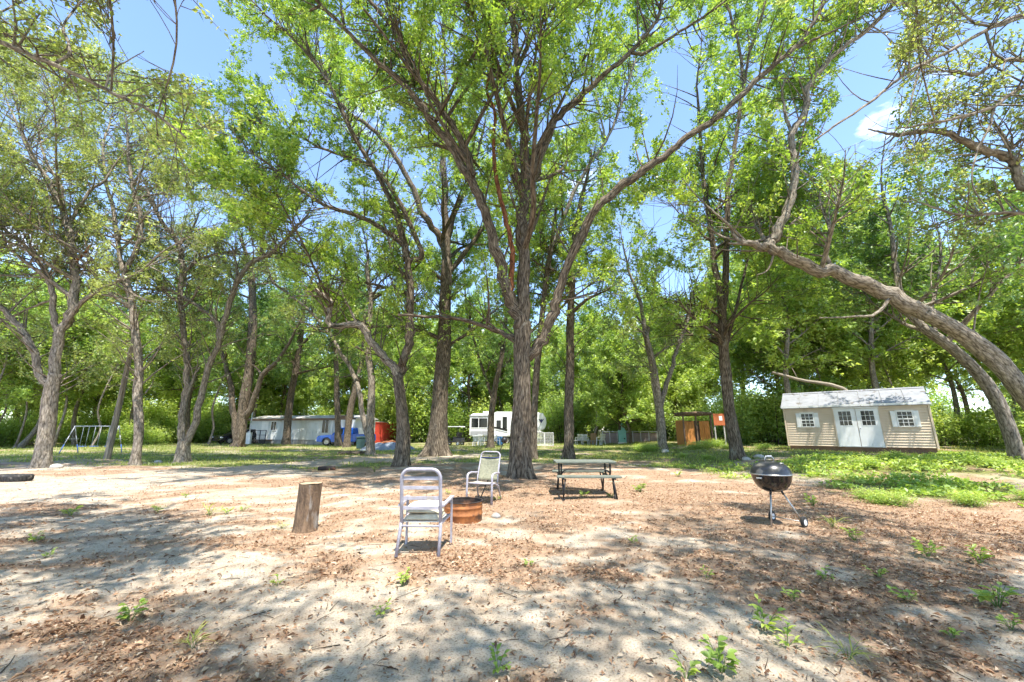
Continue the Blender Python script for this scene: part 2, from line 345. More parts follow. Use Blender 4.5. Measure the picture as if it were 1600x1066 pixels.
# ------------------------------------------------------------------ ground
TRACK = [(-1.5, 24.5), (-7.1, 21.4), (-10.6, 17.2), (-11.9, 12.6), (-12.6, 9.6), (-13, 5), (-13, -10)]
def track_dist(x, y):
    d = np.full(np.shape(x), 1e9)
    for (ax, ay), (bx, by) in zip(TRACK[:-1], TRACK[1:]):
        t = np.clip(((x - ax) * (bx - ax) + (y - ay) * (by - ay)) / ((bx - ax) ** 2 + (by - ay) ** 2), 0, 1)
        d = np.minimum(d, np.hypot(x - ax - t * (bx - ax), y - ay - t * (by - ay)))
    return d
def litter_mask(x, y):
    n = fbm(x * 0.55 + 3, y * 0.9 + 5, 4); n2 = fbm(x * 2.1 + 40, y * 3.0 + 11, 3)
    m = (n - 0.47) * 1.7 + (n2 - 0.5) * 1.5
    def blob(cx, cy, rx, ry, a): return a * np.exp(-(((x - cx) / rx) ** 2 + ((y - cy) / ry) ** 2))
    m = m + blob(-0.35, 5.3, 1.1, 0.9, 0.55) + blob(3.2, 3.2, 2.2, 1.7, 0.45) + blob(0.3, 11.5, 5, 3.5, 0.45) + blob(-2.6, 2.3, 1.8, 0.9, 0.35) + blob(6.5, 6.5, 4, 3, 0.45) + blob(4.0, 10, 4, 3, 0.35)
    m = m - blob(-0.6, 3.7, 1.5, 0.75, 0.75) - blob(1.6, 3.1, 0.7, 0.5, 0.5) - blob(1.2, 6.4, 1.4, 0.5, 0.5) - blob(-3.5, 4.3, 2.2, 0.5, 0.5) - blob(0.3, 2.1, 1.0, 0.8, 0.35)
    m = m - 0.75 * np.exp(-(track_dist(x, y) / 1.5) ** 2)
    m = m + 0.17 * sstep(5.2, 7.5, y) * (1 - np.exp(-(track_dist(x, y) / 1.6) ** 2)) + .10 * sstep(.5, 3, x)
    return np.clip(m + 0.06, 0, 1)
def green_mask(x, y):
    n = fbm(x * 0.28 + 30, y * 0.35 + 2, 4)
    lawn = sstep(15.5, 20.0, y + (n - 0.5) * 9) * sstep(16, 8, x) * (1 - .85 * np.exp(-(track_dist(x, y) / 1.6) ** 2))
    right = sstep(7.5, 12.0, x + (n - 0.5) * 9 + 0.12 * (y - 9)) * sstep(5.5, 9.0, y + (n - .5) * 5) * (0.25 + 0.75 * sstep(.42, .6, fbm(x * .9 + 7, y * 1.3, 3)))
    p_ = sstep(.38, .58, fbm(x * .5 + 3, y * 1.1 + 8, 4))
    return np.clip(lawn * (0.35 + 0.9 * n) * (.3 + .7 * p_) + right * (0.35 + 0.9 * n), 0, 1)

def axis_steps(lo, hi, c, fine, grow):
    v = [c]; s = fine
    while v[-1] < hi: v.append(v[-1] + s); s *= grow
    w = [c]; s = fine
    while w[-1] > lo: w.append(w[-1] - s); s *= grow
    return np.array(sorted(set(w[1:] + v)))
gx = axis_steps(-420, 420, 0, 0.05, 1.0255); gy = axis_steps(-300, 420, 3.2, 0.05, 1.0285)
XX, YY = np.meshgrid(gx, gy); hz = terrain(XX, YY)
near = np.exp(-(np.hypot(XX, YY - 3) / 14) ** 2)
hz = hz + near * (0.05 * (fbm(XX * 1.4, YY * 1.4, 4) - 0.5) + 0.022 * (fbm(XX * 5, YY * 5, 2) - 0.5))
gv = np.stack([XX, YY, hz], 2).reshape(-1, 3); ny, nx = XX.shape
idx = np.arange(ny * nx).reshape(ny, nx)
gf = np.stack([idx[:-1, :-1], idx[:-1, 1:], idx[1:, 1:], idx[1:, :-1]], 2).reshape(-1, 4)
gm = np_mesh('ground', gv, gf, smooth=True)
for nm, val in (('litter', litter_mask(XX, YY)), ('green', green_mask(XX, YY))):
    a = gm.attributes.new(nm, 'FLOAT', 'POINT'); a.data.foreach_set('value', val.ravel().astype(np.float32))
m, n, out = new_mat('ground_soil')
b = node(n, 'ShaderNodeBsdfPrincipled'); b.inputs['Roughness'].default_value = 0.95; b.inputs['Specular IOR Level'].default_value = 0.15
t = node(n, 'ShaderNodeTexCoord')
def nzz(scale, det=6, rough=0.6):
    z = node(n, 'ShaderNodeTexNoise'); z.inputs['Scale'].default_value = scale; z.inputs['Detail'].default_value = det; z.inputs['Roughness'].default_value = rough
    n.links.new(t.outputs['Object'], z.inputs['Vector']); return z
z1 = nzz(2.2); z2 = nzz(16, 8, 0.7); z3 = nzz(70, 4, 0.7); z4 = nzz(0.7, 5)
sand = ramp(n, z1.outputs['Fac'], [(0.3, (0.36, 0.283, 0.208)), (0.62, (0.49, 0.418, 0.33))])
spk = ramp(n, z3.outputs['Fac'], [(0.36, (0.36, 0.30, 0.25)), (0.5, (1, 1, 1))])
sm = node(n, 'ShaderNodeMix', data_type='RGBA', blend_type='MULTIPLY'); sm.inputs[0].default_value = 0.75; n.links.new(sand, sm.inputs[6]); n.links.new(spk, sm.inputs[7])
lit = ramp(n, z2.outputs['Fac'], [(0.3, (0.12, 0.073, 0.045)), (0.5, (0.275, 0.165, 0.098)), (0.68, (0.40, 0.29, 0.195))])
la = node(n, 'ShaderNodeAttribute'); la.attribute_name = 'litter'
ladd = node(n, 'ShaderNodeMath', operation='MULTIPLY_ADD'); n.links.new(z2.outputs['Fac'], ladd.inputs[0]); ladd.inputs[1].default_value = 1.1; n.links.new(la.outputs['Fac'], ladd.inputs[2])
lf = ramp(n, ladd.outputs[0], [(0.70, (0, 0, 0)), (1.0, (0.8, 0.8, 0.8))])
m1 = node(n, 'ShaderNodeMix', data_type='RGBA'); n.links.new(lf, m1.inputs[0]); n.links.new(sm.outputs[2], m1.inputs[6]); n.links.new(lit, m1.inputs[7])
ga = node(n, 'ShaderNodeAttribute'); ga.attribute_name = 'green'
gadd = node(n, 'ShaderNodeMath', operation='MULTIPLY_ADD'); n.links.new(z1.outputs['Fac'], gadd.inputs[0]); gadd.inputs[1].default_value = 0.9; n.links.new(ga.outputs['Fac'], gadd.inputs[2])
gfac = ramp(n, gadd.outputs[0], [(0.62, (0, 0, 0)), (1.1 / 1.2, (0.85, 0.85, 0.85))])
gcol = ramp(n, z2.outputs['Fac'], [(0.3, (0.075, 0.095, 0.025)), (0.6, (0.18, 0.20, 0.05)), (0.75, (0.28, 0.25, 0.11))])
m2 = node(n, 'ShaderNodeMix', data_type='RGBA'); n.links.new(gfac, m2.inputs[0]); n.links.new(m1.outputs[2], m2.inputs[6]); n.links.new(gcol, m2.inputs[7])
n.links.new(m2.outputs[2], b.inputs['Base Color'])
bh = node(n, 'ShaderNodeMath', operation='ADD'); n.links.new(z2.outputs['Fac'], bh.inputs[0]); n.links.new(z3.outputs['Fac'], bh.inputs[1])
bp = node(n, 'ShaderNodeBump'); bp.inputs['Strength'].default_value = 0.7; bp.inputs['Distance'].default_value = 0.02; n.links.new(bh.outputs[0], bp.inputs['Height']); n.links.new(bp.outputs[0], b.inputs['Normal'])
n.links.new(b.outputs[0], out.inputs[0])
ground = link('ground', gm, 'ground_soil'); tag(ground, 'sandy ground with brown leaf litter and thin grass', 'ground', kind='structure')
def GZ(x, y):
    h = terrain(x, y); nr = np.exp(-(np.hypot(x, y - 3) / 14) ** 2)
    return h + nr * (0.05 * (fbm(x * 1.4, y * 1.4, 4) - 0.5) + 0.022 * (fbm(x * 5, y * 5, 2) - 0.5))

# ------------------------------------------------------------------ leaves and twigs (vectorised)
def norm(a): return a / np.maximum(np.linalg.norm(a, axis=-1, keepdims=True), 1e-9)
def leaf_mesh(name, C, size, aspect=0.5, up=0.9, fold=0.18, rnd=None, T=None, tri=False):
    N = len(C); nrm = norm(RNG.normal(size=(N, 3)) * 0.8 + np.array([0, 0, up]))
    tg = RNG.normal(size=(N, 3)) if T is None else T + RNG.normal(size=(N, 3)) * 0.35
    tg = norm(tg - nrm * np.sum(tg * nrm, 1, keepdims=True)); bn = np.cross(nrm, tg)
    s = (size * (0.5 + 1.0 * RNG.random(N)))[:, None]; w = s * aspect * 0.5
    if tri:
        V = np.stack([C + tg * s * 0.55, C - tg * s * 0.45 + bn * w, C - tg * s * (0.45 - 0.3 * RNG.random((N, 1))) - bn * w], 1).reshape(-1, 3)
        return np_mesh(name, V, np.arange(N * 3).reshape(-1, 3), attr=RNG.random(N) if rnd is None else rnd)
    A = C - tg * s * 0.5; Bm = C + bn * w + nrm * s * fold - tg * s * 0.04; Cc = C + tg * s * 0.5; D = C - bn * w + nrm * s * fold - tg * s * 0.04
    V = np.stack([A, Bm, Cc, D], 1).reshape(-1, 3); i0 = np.arange(N)[:, None] * 4
    F = np.concatenate([i0 + np.array([[0, 2, 1]]), i0 + np.array([[0, 3, 2]])], 1).reshape(-1, 3)
    r = RNG.random(N) if rnd is None else rnd
    return np_mesh(name, V, F, attr=np.repeat(r, 2))
def twig_geo(P0, P1, P2, r0, r1, n=3, segs=2):
    """bent cones through three points (quadratic), vectorised; returns V,F,tc"""
    N = len(P0); ts = np.linspace(0, 1, segs + 1); rings = []; tcs = []
    d = norm(P2 - P0); ref = np.where(np.abs(d[:, 2:3]) > 0.9, np.array([[1., 0, 0]]), np.array([[0, 0, 1.]]))
    u = norm(np.cross(d, ref)); v = np.cross(d, u); ln = np.linalg.norm(P2 - P0, axis=1)
    off = RNG.random(N) * 50
    for t in ts:
        c = P0 * (1 - t) ** 2 + P1 * 2 * t * (1 - t) + P2 * t * t; r = (r0 * (1 - t) + r1 * t)[:, None]
        for k in range(n):
            a = 2 * math.pi * k / n; o = u * math.cos(a) + v * math.sin(a); rings.append(c + o * r)
            tcs.append(np.stack([np.cos(a) * r[:, 0], np.sin(a) * r[:, 0], off + ln * t], 1))
    K = (segs + 1) * n; V = np.stack(rings, 1).reshape(-1, 3); TC = np.stack(tcs, 1).reshape(-1, 3)
    fs = [(i * n + k, i * n + (k + 1) % n, (i + 1) * n + (k + 1) % n, (i + 1) * n + k) for i in range(segs) for k in range(n)]
    F = (np.arange(N)[:, None, None] * K + np.array(fs)[None]).reshape(-1, 4)
    return V, F, TC
def catmull(pts, per=5):
    pts = np.asarray(pts, float)
    if len(pts) < 3: return np.array([pts[0] + (pts[-1] - pts[0]) * t for t in np.linspace(0, 1, per + 1)])
    ex = np.vstack([2 * pts[0] - pts[1], pts, 2 * pts[-1] - pts[-2]]); out = []
    for i in range(1, len(ex) - 2):
        p0, p1, p2, p3 = ex[i - 1:i + 3]
        for t in np.linspace(0, 1, per, endpoint=False):
            out.append(0.5 * ((2 * p1) + (-p0 + p2) * t + (2 * p0 - 5 * p1 + 4 * p2 - p3) * t * t + (-p0 + 3 * p1 - 3 * p2 + p3) * t ** 3))
    out.append(pts[-1]); return np.array(out)
def limb_mesh(name, path, rad, nside=12, flare=0.0, knobs=0.10, cap=True):
    N = len(path); tan = norm(np.gradient(path, axis=0)); nrm = np.cross(tan[0], [0.2, 0.9, 0.35]); nrm /= np.linalg.norm(nrm)
    V = []; TC = []; s = 0; sd = RNG.random() * 100; nl = RNG.integers(4, 7); ph = RNG.random() * 6
    ang = np.arange(nside) * 2 * math.pi / nside
    for i in range(N):
        nrm = nrm - tan[i] * nrm.dot(tan[i]); nrm /= np.linalg.norm(nrm); bn = np.cross(tan[i], nrm)
        if i: s += np.linalg.norm(path[i] - path[i - 1])
        r = rad[i] * (1 + knobs * 2 * (vnoise(np.cos(ang) * 1.1 + sd, np.sin(ang) * 1.1 + s * 1.3 / max(rad[0] * 4, .3) + sd) - 0.5))
        if nside > 14: r = r * (1 + 0.13 * (vnoise(ang * 4.1 + sd, s * 1.6 + sd) - 0.5) + 0.08 * (vnoise(ang * 9 + sd * 2, s * 3.1) - .5))
        if flare:
            h = path[i][2] - path[0][2]; e = np.exp(-max(h, 0) / (rad[0] * 1.1))
            r = r * (1 + flare * e * (0.65 + 0.5 * np.cos(ang * nl + ph) + 0.25 * np.cos(ang * 3 + ph * 2)))
        V.append(path[i] + (np.cos(ang)[:, None] * nrm + np.sin(ang)[:, None] * bn) * r[:, None])
        TC.append(np.stack([np.cos(ang) * rad[i], np.sin(ang) * rad[i], np.full(nside, s + sd)], 1))
    V = np.concatenate(V); TC = np.concatenate(TC)
    F = np.array([(i * nside + k, i * nside + (k + 1) % nside, (i + 1) * nside + (k + 1) % nside, (i + 1) * nside + k) for i in range(N - 1) for k in range(nside)])
    if cap:
        V = np.vstack([V, path[-1] + tan[-1] * rad[-1] * 0.6]); TC = np.vstack([TC, [0, 0, s + sd]]); e = len(V) - 1; o = (N - 1) * nside
        F = np.vstack([F, [(o + k, o + (k + 1) % nside, e, e) for k in range(nside)]])
        # triangles written as quads would be degenerate: build polygons of mixed size
        me = bpy.data.meshes.new(name); fl = [tuple(f) if f[2] != f[3] else tuple(f[:3]) for f in F.tolist()]
        me.from_pydata(V.tolist(), [], fl); me.polygons.foreach_set('use_smooth', np.ones(len(fl), bool))
        a = me.attributes.new('tc', 'FLOAT_VECTOR', 'POINT'); a.data.foreach_set('vector', TC.astype(np.float32).ravel()); me.update(); return me
    return np_mesh(name, V, F, tcv=TC, smooth=True)

# places where the photograph's canopy is open to the sky (crowns are kept thin there)
GAPS = [(245, 45, 75, 62), (300, 95, 45, 25), (1062, 150, 22, 95), (1355, 150, 42, 95), (1335, 215, 60, 38), (500, 258, 34, 24), (440, 150, 22, 16), (620, 175, 12, 10), (265, 325, 34, 20), (330, 345, 26, 12),
        (880, 185, 26, 16), (845, 212, 16, 12), (1030, 335, 30, 30), (965, 215, 20, 22), (1050, 440, 26, 22), (520, 330, 20, 12), (600, 440, 18, 12), (1310, 300, 26, 14), (750, 330, 10, 26), (1385, 40, 30, 30)]
CLR = np.zeros((280, 420)); PENDING = []
def paint_track(path, w):
    q = proj(path) / 4.0
    for (cx, cy), Yd in zip(q, path[:, 1]):
        r = (w / 2 + 4) / 4.0; x0, x1, y0, y1 = int(cx - r), int(cx + r + 1), int(cy - r), int(cy + r + 1)
        x0, y0 = max(x0, 0), max(y0, 0)
        if x1 <= x0 or y1 <= y0 or x0 >= 420 or y0 >= 280: continue
        v = CLR[y0:y1, x0:x1]; CLR[y0:y1, x0:x1] = np.where((v == 0) | (v > Yd), Yd, v)
def gap_keep(C, strength=0.93):
    q = proj(C); keep = np.ones(len(C), bool); rr = RNG.random(len(C))
    jit = RNG.normal(size=q.shape) * 5; q = q + jit
    ix = np.clip((q[:, 0] / 4).astype(int), 0, 419); iy = np.clip((q[:, 1] / 4).astype(int), 0, 279); inb = (q[:, 0] > 0) & (q[:, 0] < 1600) & (q[:, 1] > 0)
    keep &= ~(inb & (CLR[iy, ix] > C[:, 1] - 0.05) & (rr < 0.8 * strength))      # main limbs stay in sight, leaves sit farther out
    for (cx, cy, rx, ry) in GAPS:
        ins = ((q[:, 0] - cx) / rx) ** 2 + ((q[:, 1] - cy) / ry) ** 2 < 1
        keep &= ~(ins & (rr < strength))
    return keep

def foliage(limbs, root, origin, nL1, L2per, nleaf, lsize, lmat, tmat, lo=2.5, l1=(1.2, 3.0), l2=(0.35, 0.9), up=0.25, aspect=0.58, droop=0.0, gaps=True, spread=0.13, tstart=0.15, tri=True):
    """twigs and leaves along the limbs (list of (path, rad, weight))"""
    S = []; T = []; R = []; Wt = []
    for path, rad, wt in limbs:
        sg = np.linalg.norm(np.diff(path, axis=0), axis=1); nseg = len(sg); fr = (np.arange(nseg) + 0.5) / nseg
        ok = (path[:-1, 2] > lo) & (fr >= tstart)
        if not ok.any(): continue
        S.append(path[:-1][ok]); T.append((path[1:] - path[:-1])[ok]); R.append(rad[:-1][ok]); Wt.append((sg * wt * (0.4 + fr))[ok])
    if not S: return
    S = np.concatenate(S); T = np.concatenate(T); R = np.concatenate(R); Wt = np.concatenate(Wt)
    k = RNG.choice(len(S), nL1, p=Wt / Wt.sum()); p0 = S[k] + T[k] * RNG.random((nL1, 1)); tg = norm(T[k])
    d = RNG.normal(size=(nL1, 3)); d = norm(d - tg * np.sum(d * tg, 1, keepdims=True)); d = norm(d + tg * 0.55 + np.array([0, 0, up]))
    ln = (l1[0] + (l1[1] - l1[0]) * RNG.random(nL1) ** 1.4)[:, None]
    p2 = p0 + d * ln + np.array([0, 0, 1.0]) * ln * (RNG.random((nL1, 1)) * 0.25 - droop); p1 = p0 + d * ln * 0.5 + RNG.normal(size=(nL1, 3)) * ln * 0.12
    kp = gap_keep(p2 + origin, 0.9) if gaps else np.ones(nL1, bool)
    p0, p1, p2, ln, d = p0[kp], p1[kp], p2[kp], ln[kp], d[kp]; n1 = len(p0)
    r0 = np.minimum(R[k][kp] * 0.55, 0.012 + 0.011 * ln[:, 0]); V1, F1, T1 = twig_geo(p0, p1, p2, r0, np.full(n1, 0.005), 4, 4)
    j = np.repeat(np.arange(n1), L2per); t = (0.42 + 0.58 * RNG.random(len(j)))[:, None]
    q0 = p0[j] * (1 - t) ** 2 + p1[j] * 2 * t * (1 - t) + p2[j] * t * t
    e = norm(RNG.normal(size=(len(j), 3)) * 0.9 + d[j] * 0.8 + np.array([0, 0, up * 0.6 - droop])); l = (l2[0] + (l2[1] - l2[0]) * RNG.random(len(j)))[:, None]
    q2 = q0 + e * l; q1 = q0 + e * l * 0.5 + RNG.normal(size=q0.shape) * l * 0.1
    if gaps:
        kk = gap_keep(q2 + origin, 0.95); q0, q1, q2, j, e = q0[kk], q1[kk], q2[kk], j[kk], e[kk]
    V2, F2, T2 = twig_geo(q0, q1, q2, np.full(len(j), 0.007), np.full(len(j), 0.003), 3, 1)
    V = np.concatenate([V1, V2]); F = np.concatenate([F1, F2 + len(V1)]); TC = np.concatenate([T1, T2])
    tag(link('twigs', np_mesh('twigs', V, F, tcv=TC, smooth=True), tmat, root), kind='stuff')
    c = RNG.integers(0, len(j), nleaf); t = (np.array([.3, .68, 1.0, 1.05])[RNG.integers(0, 4, nleaf)])[:, None]
    C = q0[c] * (1 - t) ** 2 + q1[c] * 2 * t * (1 - t) + q2[c] * t * t + RNG.normal(size=(nleaf, 3)) * spread * .62
    T3 = e[c]
    if gaps:
        kp = gap_keep(C + origin); C = C[kp]; T3 = T3[kp]; c = c[kp]
    cl = RNG.random(n1)[j[c]]; rnd = np.clip(0.5 + (cl - 0.5) * 0.75 + RNG.normal(size=len(C)) * 0.16, 0, 1)
    tag(link('crown', leaf_mesh('crown', C, lsize, aspect, rnd=rnd, T=T3, tri=tri), lmat, root), kind='stuff')

def make_tree(name, label, base, limbs, leaves=None, bk='bark_dark', group='large trees of the clearing', Y=None, cat='tree', flare=0.55, extra=(), sub=True, leaf_lo=2.5):
    """limbs: (w0 px, w1 px, depth change, points[, bark, leaf weight, extension m]); the first one is the trunk"""
    b = G(*base)
    if Y is not None: b = P(base[0], base[1], Y)
    Y0 = b[1]; root = thing(name, label, cat, b, group=group); paths = []
    if Y is not None: pass
    for li, spec in enumerate(limbs):
        w0, w1, dY, pts = spec[:4]; opt = spec[4] if len(spec) > 4 else {}
        pts = list(pts)
        if li == 0: ys = Y0; start = None
        else:
            best = None
            for pa, ra, _ in paths:
                q = proj(pa + b); dd = np.hypot(q[:, 0] - pts[0][0], q[:, 1] - pts[0][1]); i = int(dd.argmin())
                if best is None or dd[i] < best[0]: best = (dd[i], pa[i] + b, ra[i])
            start = best[1]; ys = start[1]
        al = np.concatenate([[0], np.cumsum([math.dist(pts[i], pts[i + 1]) for i in range(len(pts) - 1)])]); al = al / max(al[-1], 1e-6)
        W3 = np.array([P(p[0], p[1], ys + dY * a ** 1.2) for p, a in zip(pts, al)])
        if start is not None: W3[0] = start
        if li == 0: W3[0] = b - np.array([0, 0, 0.12]);
        ww = w0 + (w1 - w0) * al
        depths = W3[:, 1]; th = np.arctan(np.abs(np.array([p[0] for p in pts]) - 800) / F_PX)
        rad = np.maximum(0.5 * ww * depths / F_PX * np.cos(th), 0.006)
        ext = opt.get('ext', 0)
        if ext:
            dr = norm(W3[-1] - W3[-2]); 
            for k in range(3):
                dr = norm(dr + np.array([RNG.normal() * .12, RNG.normal() * .2, 0.12])); W3 = np.vstack([W3, W3[-1] + dr * ext / 3]); rad = np.append(rad, rad[-1] * 0.68)
        path = catmull(W3, 5); rr = np.interp(np.linspace(0, 1, len(path)), np.linspace(0, 1, len(rad)), rad)
        path = path - b
        if len(path) > 6 and li > 0: path[2:-1] += RNG.normal(size=(len(path) - 3, 3)) * rr[2:-1, None] * 0.22
        nm = 'trunk' if li == 0 else 'limb'
        link(nm, limb_mesh(nm, path, rr, nside=(28 if li == 0 else 16) if w0 > 14 else (9 if w0 > 6 else 6), flare=flare if li == 0 else 0, knobs=0.16 if w0 > 14 else 0.1), opt.get('bark', bk), root)
        paths.append((path, rr, opt.get('leaf', 1.0)))
        if w0 >= 7: paint_track(catmull(path + b, 4), max(5, (w0 + w1) / 2))
    for (zmin, zmax, count, az0, az1, length, elev) in extra:       # limbs the traced ones leave out (towards and away from the viewer)
        for k in range(count):
            cand = [(pa, ra) for pa, ra, wt in paths[:4]]; pa, ra = cand[RNG.integers(len(cand))]
            ok = np.where((pa[:, 2] > zmin) & (pa[:, 2] < zmax))[0]
            if not len(ok): continue
            i = int(RNG.choice(ok)); az = math.radians(az0 + (az1 - az0) * (k + RNG.random()) / count); el = math.radians(elev + RNG.normal() * 9)
            dr = np.array([math.sin(az) * math.cos(el), math.cos(az) * math.cos(el), math.sin(el)]); Ln = length * (0.75 + 0.5 * RNG.random())
            pp = [pa[i]]; 
            for s in range(5):
                dr = norm(dr + RNG.normal(size=3) * 0.13 + np.array([0, 0, 0.03])); pp.append(pp[-1] + dr * Ln / 5)
            r0 = min(ra[i] * 0.6, 0.02 * Ln + 0.01); path = catmull(pp, 4); rr = np.linspace(r0, 0.012, len(path))
            link('limb', limb_mesh('limb', path, rr, nside=7), bk, root); paths.append((path, rr, 1.3))
    if leaves: PENDING.append((paths, root, b, dict(tmat=bk, lo=leaf_lo, **leaves)))
    return root, paths

# ------------------------------------------------------------------ traced trees
def LV(nL1, per, nleaf, size, mat, **k):
    d = dict(nL1=nL1, L2per=per, nleaf=nleaf, lsize=size, lmat=mat); d.update(k); return d
make_tree('oak_tree', 'massive straight central oak with forked stems beside the picnic table', (812, 747), [
    (31, 25, 0, [(812, 747), (812, 680), (816, 617), (816, 553), (816, 503)]),
    (23, 9, 0.4, [(816, 503), (820, 439), (816, 363), (820, 300), (819, 225), (809, 131), (804, 38), (788, -40)], {'ext': 3}),
    (20, 7, -2.2, [(812, 520), (810, 498), (797, 465), (780, 405), (758, 330), (730, 274), (696, 218), (655, 161), (621, 124), (576, 83), (539, 45), (494, 0)], {'ext': 3}),
    (14, 7, -1.2, [(735, 280), (738, 268), (711, 203), (678, 154), (644, 109), (618, 53), (599, 26), (569, -6)], {'ext': 3}),
    (7, 4, -0.5, [(618, 53), (606, 10), (600, -30)], {'ext': 2}), (7, 4, -0.5, [(543, 49), (533, 8), (528, -30)], {'ext': 2}),
    (10, 4, -0.5, [(799, 470), (798, 440), (800, 393), (792, 350), (776, 285), (771, 225), (773, 176), (760, 139), (775, 86)], {'bark': 'bark_red', 'leaf': 0.05}),
    (9, 4, -1.2, [(806, 535), (799, 528), (772, 515), (729, 501), (687, 496), (622, 492)], {'leaf': 0.5}),
    (17, 9, -1.5, [(822, 560), (835, 549), (856, 512), (869, 469), (886, 418), (924, 338), (958, 300), (995, 274), (1044, 240), (1074, 214), (1111, 191), (1145, 161), (1200, 109), (1245, 71), (1275, 30), (1290, -8)], {'ext': 2.5}),
    (7, 4, -0.4, [(1238, 79), (1262, 66), (1286, 56), (1320, 40)], {'ext': 1}),
    (15, 6, -1.0, [(820, 310), (830, 290), (849, 233), (868, 188), (905, 154), (950, 113), (984, 83), (1010, 53), (1029, 26), (1036, -8)], {'ext': 2.5}),
    (7, 4, -0.5, [(984, 84), (1010, 82), (1063, 49), (1100, 26), (1138, -2)], {'ext': 2}),
    (9, 5, -0.8, [(811, 110), (834, 53), (855, 25), (875, -4)], {'ext': 2.5}), (6, 4, 0.3, [(822, 70), (826, 40), (832, -4)], {'ext': 2}),
    (7, 3, 0.5, [(820, 380), (830, 364), (845, 326), (860, 281)]),
  ], LV(900, 5, 163944, 0.107, 'leaf_bright'), flare=0.8,
  extra=[(6, 13, 10, 110, 250, 7.0, 30), (8, 14, 5, -70, 70, 6.0, 35), (9, 14, 6, 0, 360, 5.0, 45)])
make_tree('oak_tree', 'broad root-flared oak trunk behind the chairs, left of the central oak', (684, 712), [
    (29, 18, 0, [(684, 712), (686, 665), (689, 596), (694, 532), (696, 469), (698, 406)]),
    (15, 7, 0, [(698, 406), (696, 342), (693, 263), (692, 200), (697, 140)], {'ext': 5}),
    (13, 5, -2, [(694, 400), (689, 375), (663, 338), (640, 285), (618, 244), (580, 200), (539, 170), (505, 112)], {'ext': 3}),
    (10, 5, -1, [(697, 380), (712, 330), (735, 280), (748, 230)], {'ext': 3}),
    (10, 4, 1, [(697, 430), (730, 390), (760, 350), (790, 310)], {'ext': 2}),
  ], LV(604, 5, 92070, 0.138, 'leaf_bright'), bk='bark_dark', flare=1.0, extra=[(6, 14, 9, 0, 360, 6, 35)])
make_tree('oak_tree', 'crooked oak with S-bent left limb beyond the near metal chair', (628, 728), [
    (22, 16, 0, [(628, 728), (630, 680), (626, 629), (622, 587)]),
    (15, 7, -0.6, [(622, 590), (607, 566), (582, 536), (560, 507), (531, 511), (512, 502), (518, 473), (493, 452)], {'leaf': 1.0, 'bark': 'bark_pale'}),
    (5, 3, -0.3, [(560, 507), (545, 480), (535, 455), (548, 425)], {'leaf': .6, 'bark': 'bark_pale'}),
    (14, 12, 0.3, [(622, 587), (628, 570), (639, 536), (641, 482), (639, 427), (633, 385)]),
    (11, 4, -1.8, [(633, 385), (621, 338), (588, 270), (554, 214), (524, 150), (494, 101), (453, 56), (415, 23)], {'ext': 3}),
    (10, 4, -1.0, [(636, 410), (659, 398), (640, 349), (610, 293), (580, 255), (539, 188), (509, 116)], {'ext': 3}),
    (10, 3, -0.8, [(633, 385), (603, 360), (561, 338), (509, 321), (475, 300), (438, 270), (395, 240)], {'ext': 2}),
    (6, 3, -0.8, [(580, 259), (546, 246), (501, 231), (460, 210), (400, 191)], {'ext': 2}),
    (5, 2, 0.3, [(475, 300), (450, 310), (420, 300), (400, 305)]),
  ], LV(691, 5, 92070, 0.121, 'leaf_bright', spread=0.12), bk='bark_dark', extra=[(6, 13, 6, 150, 330, 5, 30)])
make_tree('live_oak', 'thick grey live oak with spreading limbs, leftmost beside the tyres', (66, 731), [
    (31, 25, 0, [(66, 731), (72, 670), (80, 615), (86, 585)]),
    (16, 12, -0.8, [(76, 610), (62, 585), (52, 548), (28, 510), (0, 480), (-40, 440)], {'ext': 3}),
    (21, 14, 0, [(86, 590), (93, 525), (112, 484), (118, 439), (110, 376), (100, 335)]),
    (12, 5, -0.8, [(100, 338), (79, 285), (49, 244), (25, 190)], {'ext': 5}), (9, 4, 0.3, [(102, 335), (97, 300), (92, 285), (71, 248), (60, 200)], {'ext': 5}),
    (9, 4, 0.5, [(108, 360), (115, 340), (139, 300), (165, 281), (185, 250)], {'ext': 2}),
    (14, 6, -1.0, [(92, 520), (84, 490), (80, 455), (66, 418), (38, 384), (0, 351), (-40, 320)], {'ext': 4}),
    (8, 5, 0, [(114, 425), (118, 410), (131, 398), (141, 384)], {'leaf': 0.02, 'bark': 'bark_red'}),
    (6, 3, 0.5, [(84, 470), (50, 480), (20, 495), (-10, 505)]),
  ], LV(725, 5, 92664, 0.098, 'leaf_olive', spread=0.12), bk='bark_pale', group='live oaks at the left', extra=[(5, 12, 8, 90, 300, 6, 28)])
make_tree('live_oak', 'slender grey live oak with wavy trunk right of the utility pole', (212, 727), [
    (17, 13, 0, [(212, 727), (217, 672), (215, 617), (217, 570), (211, 511), (205, 469), (196, 435)]),
    (11, 6, 0.4, [(196, 435), (186, 393), (177, 325), (167, 290), (160, 230)], {'ext': 5}),
    (11, 6, -0.5, [(194, 428), (217, 380), (220, 342), (209, 300), (202, 255), (199, 200)], {'ext': 3}),
    (6, 3, -1, [(186, 393), (160, 370), (130, 350), (95, 352)]), (6, 3, -1, [(206, 290), (225, 262), (255, 235)], {'ext': 2}),
  ], LV(561, 5, 76032, 0.098, 'leaf_olive', spread=0.12), bk='bark_pale', group='live oaks at the left', extra=[(6, 13, 8, 0, 360, 5, 30)])
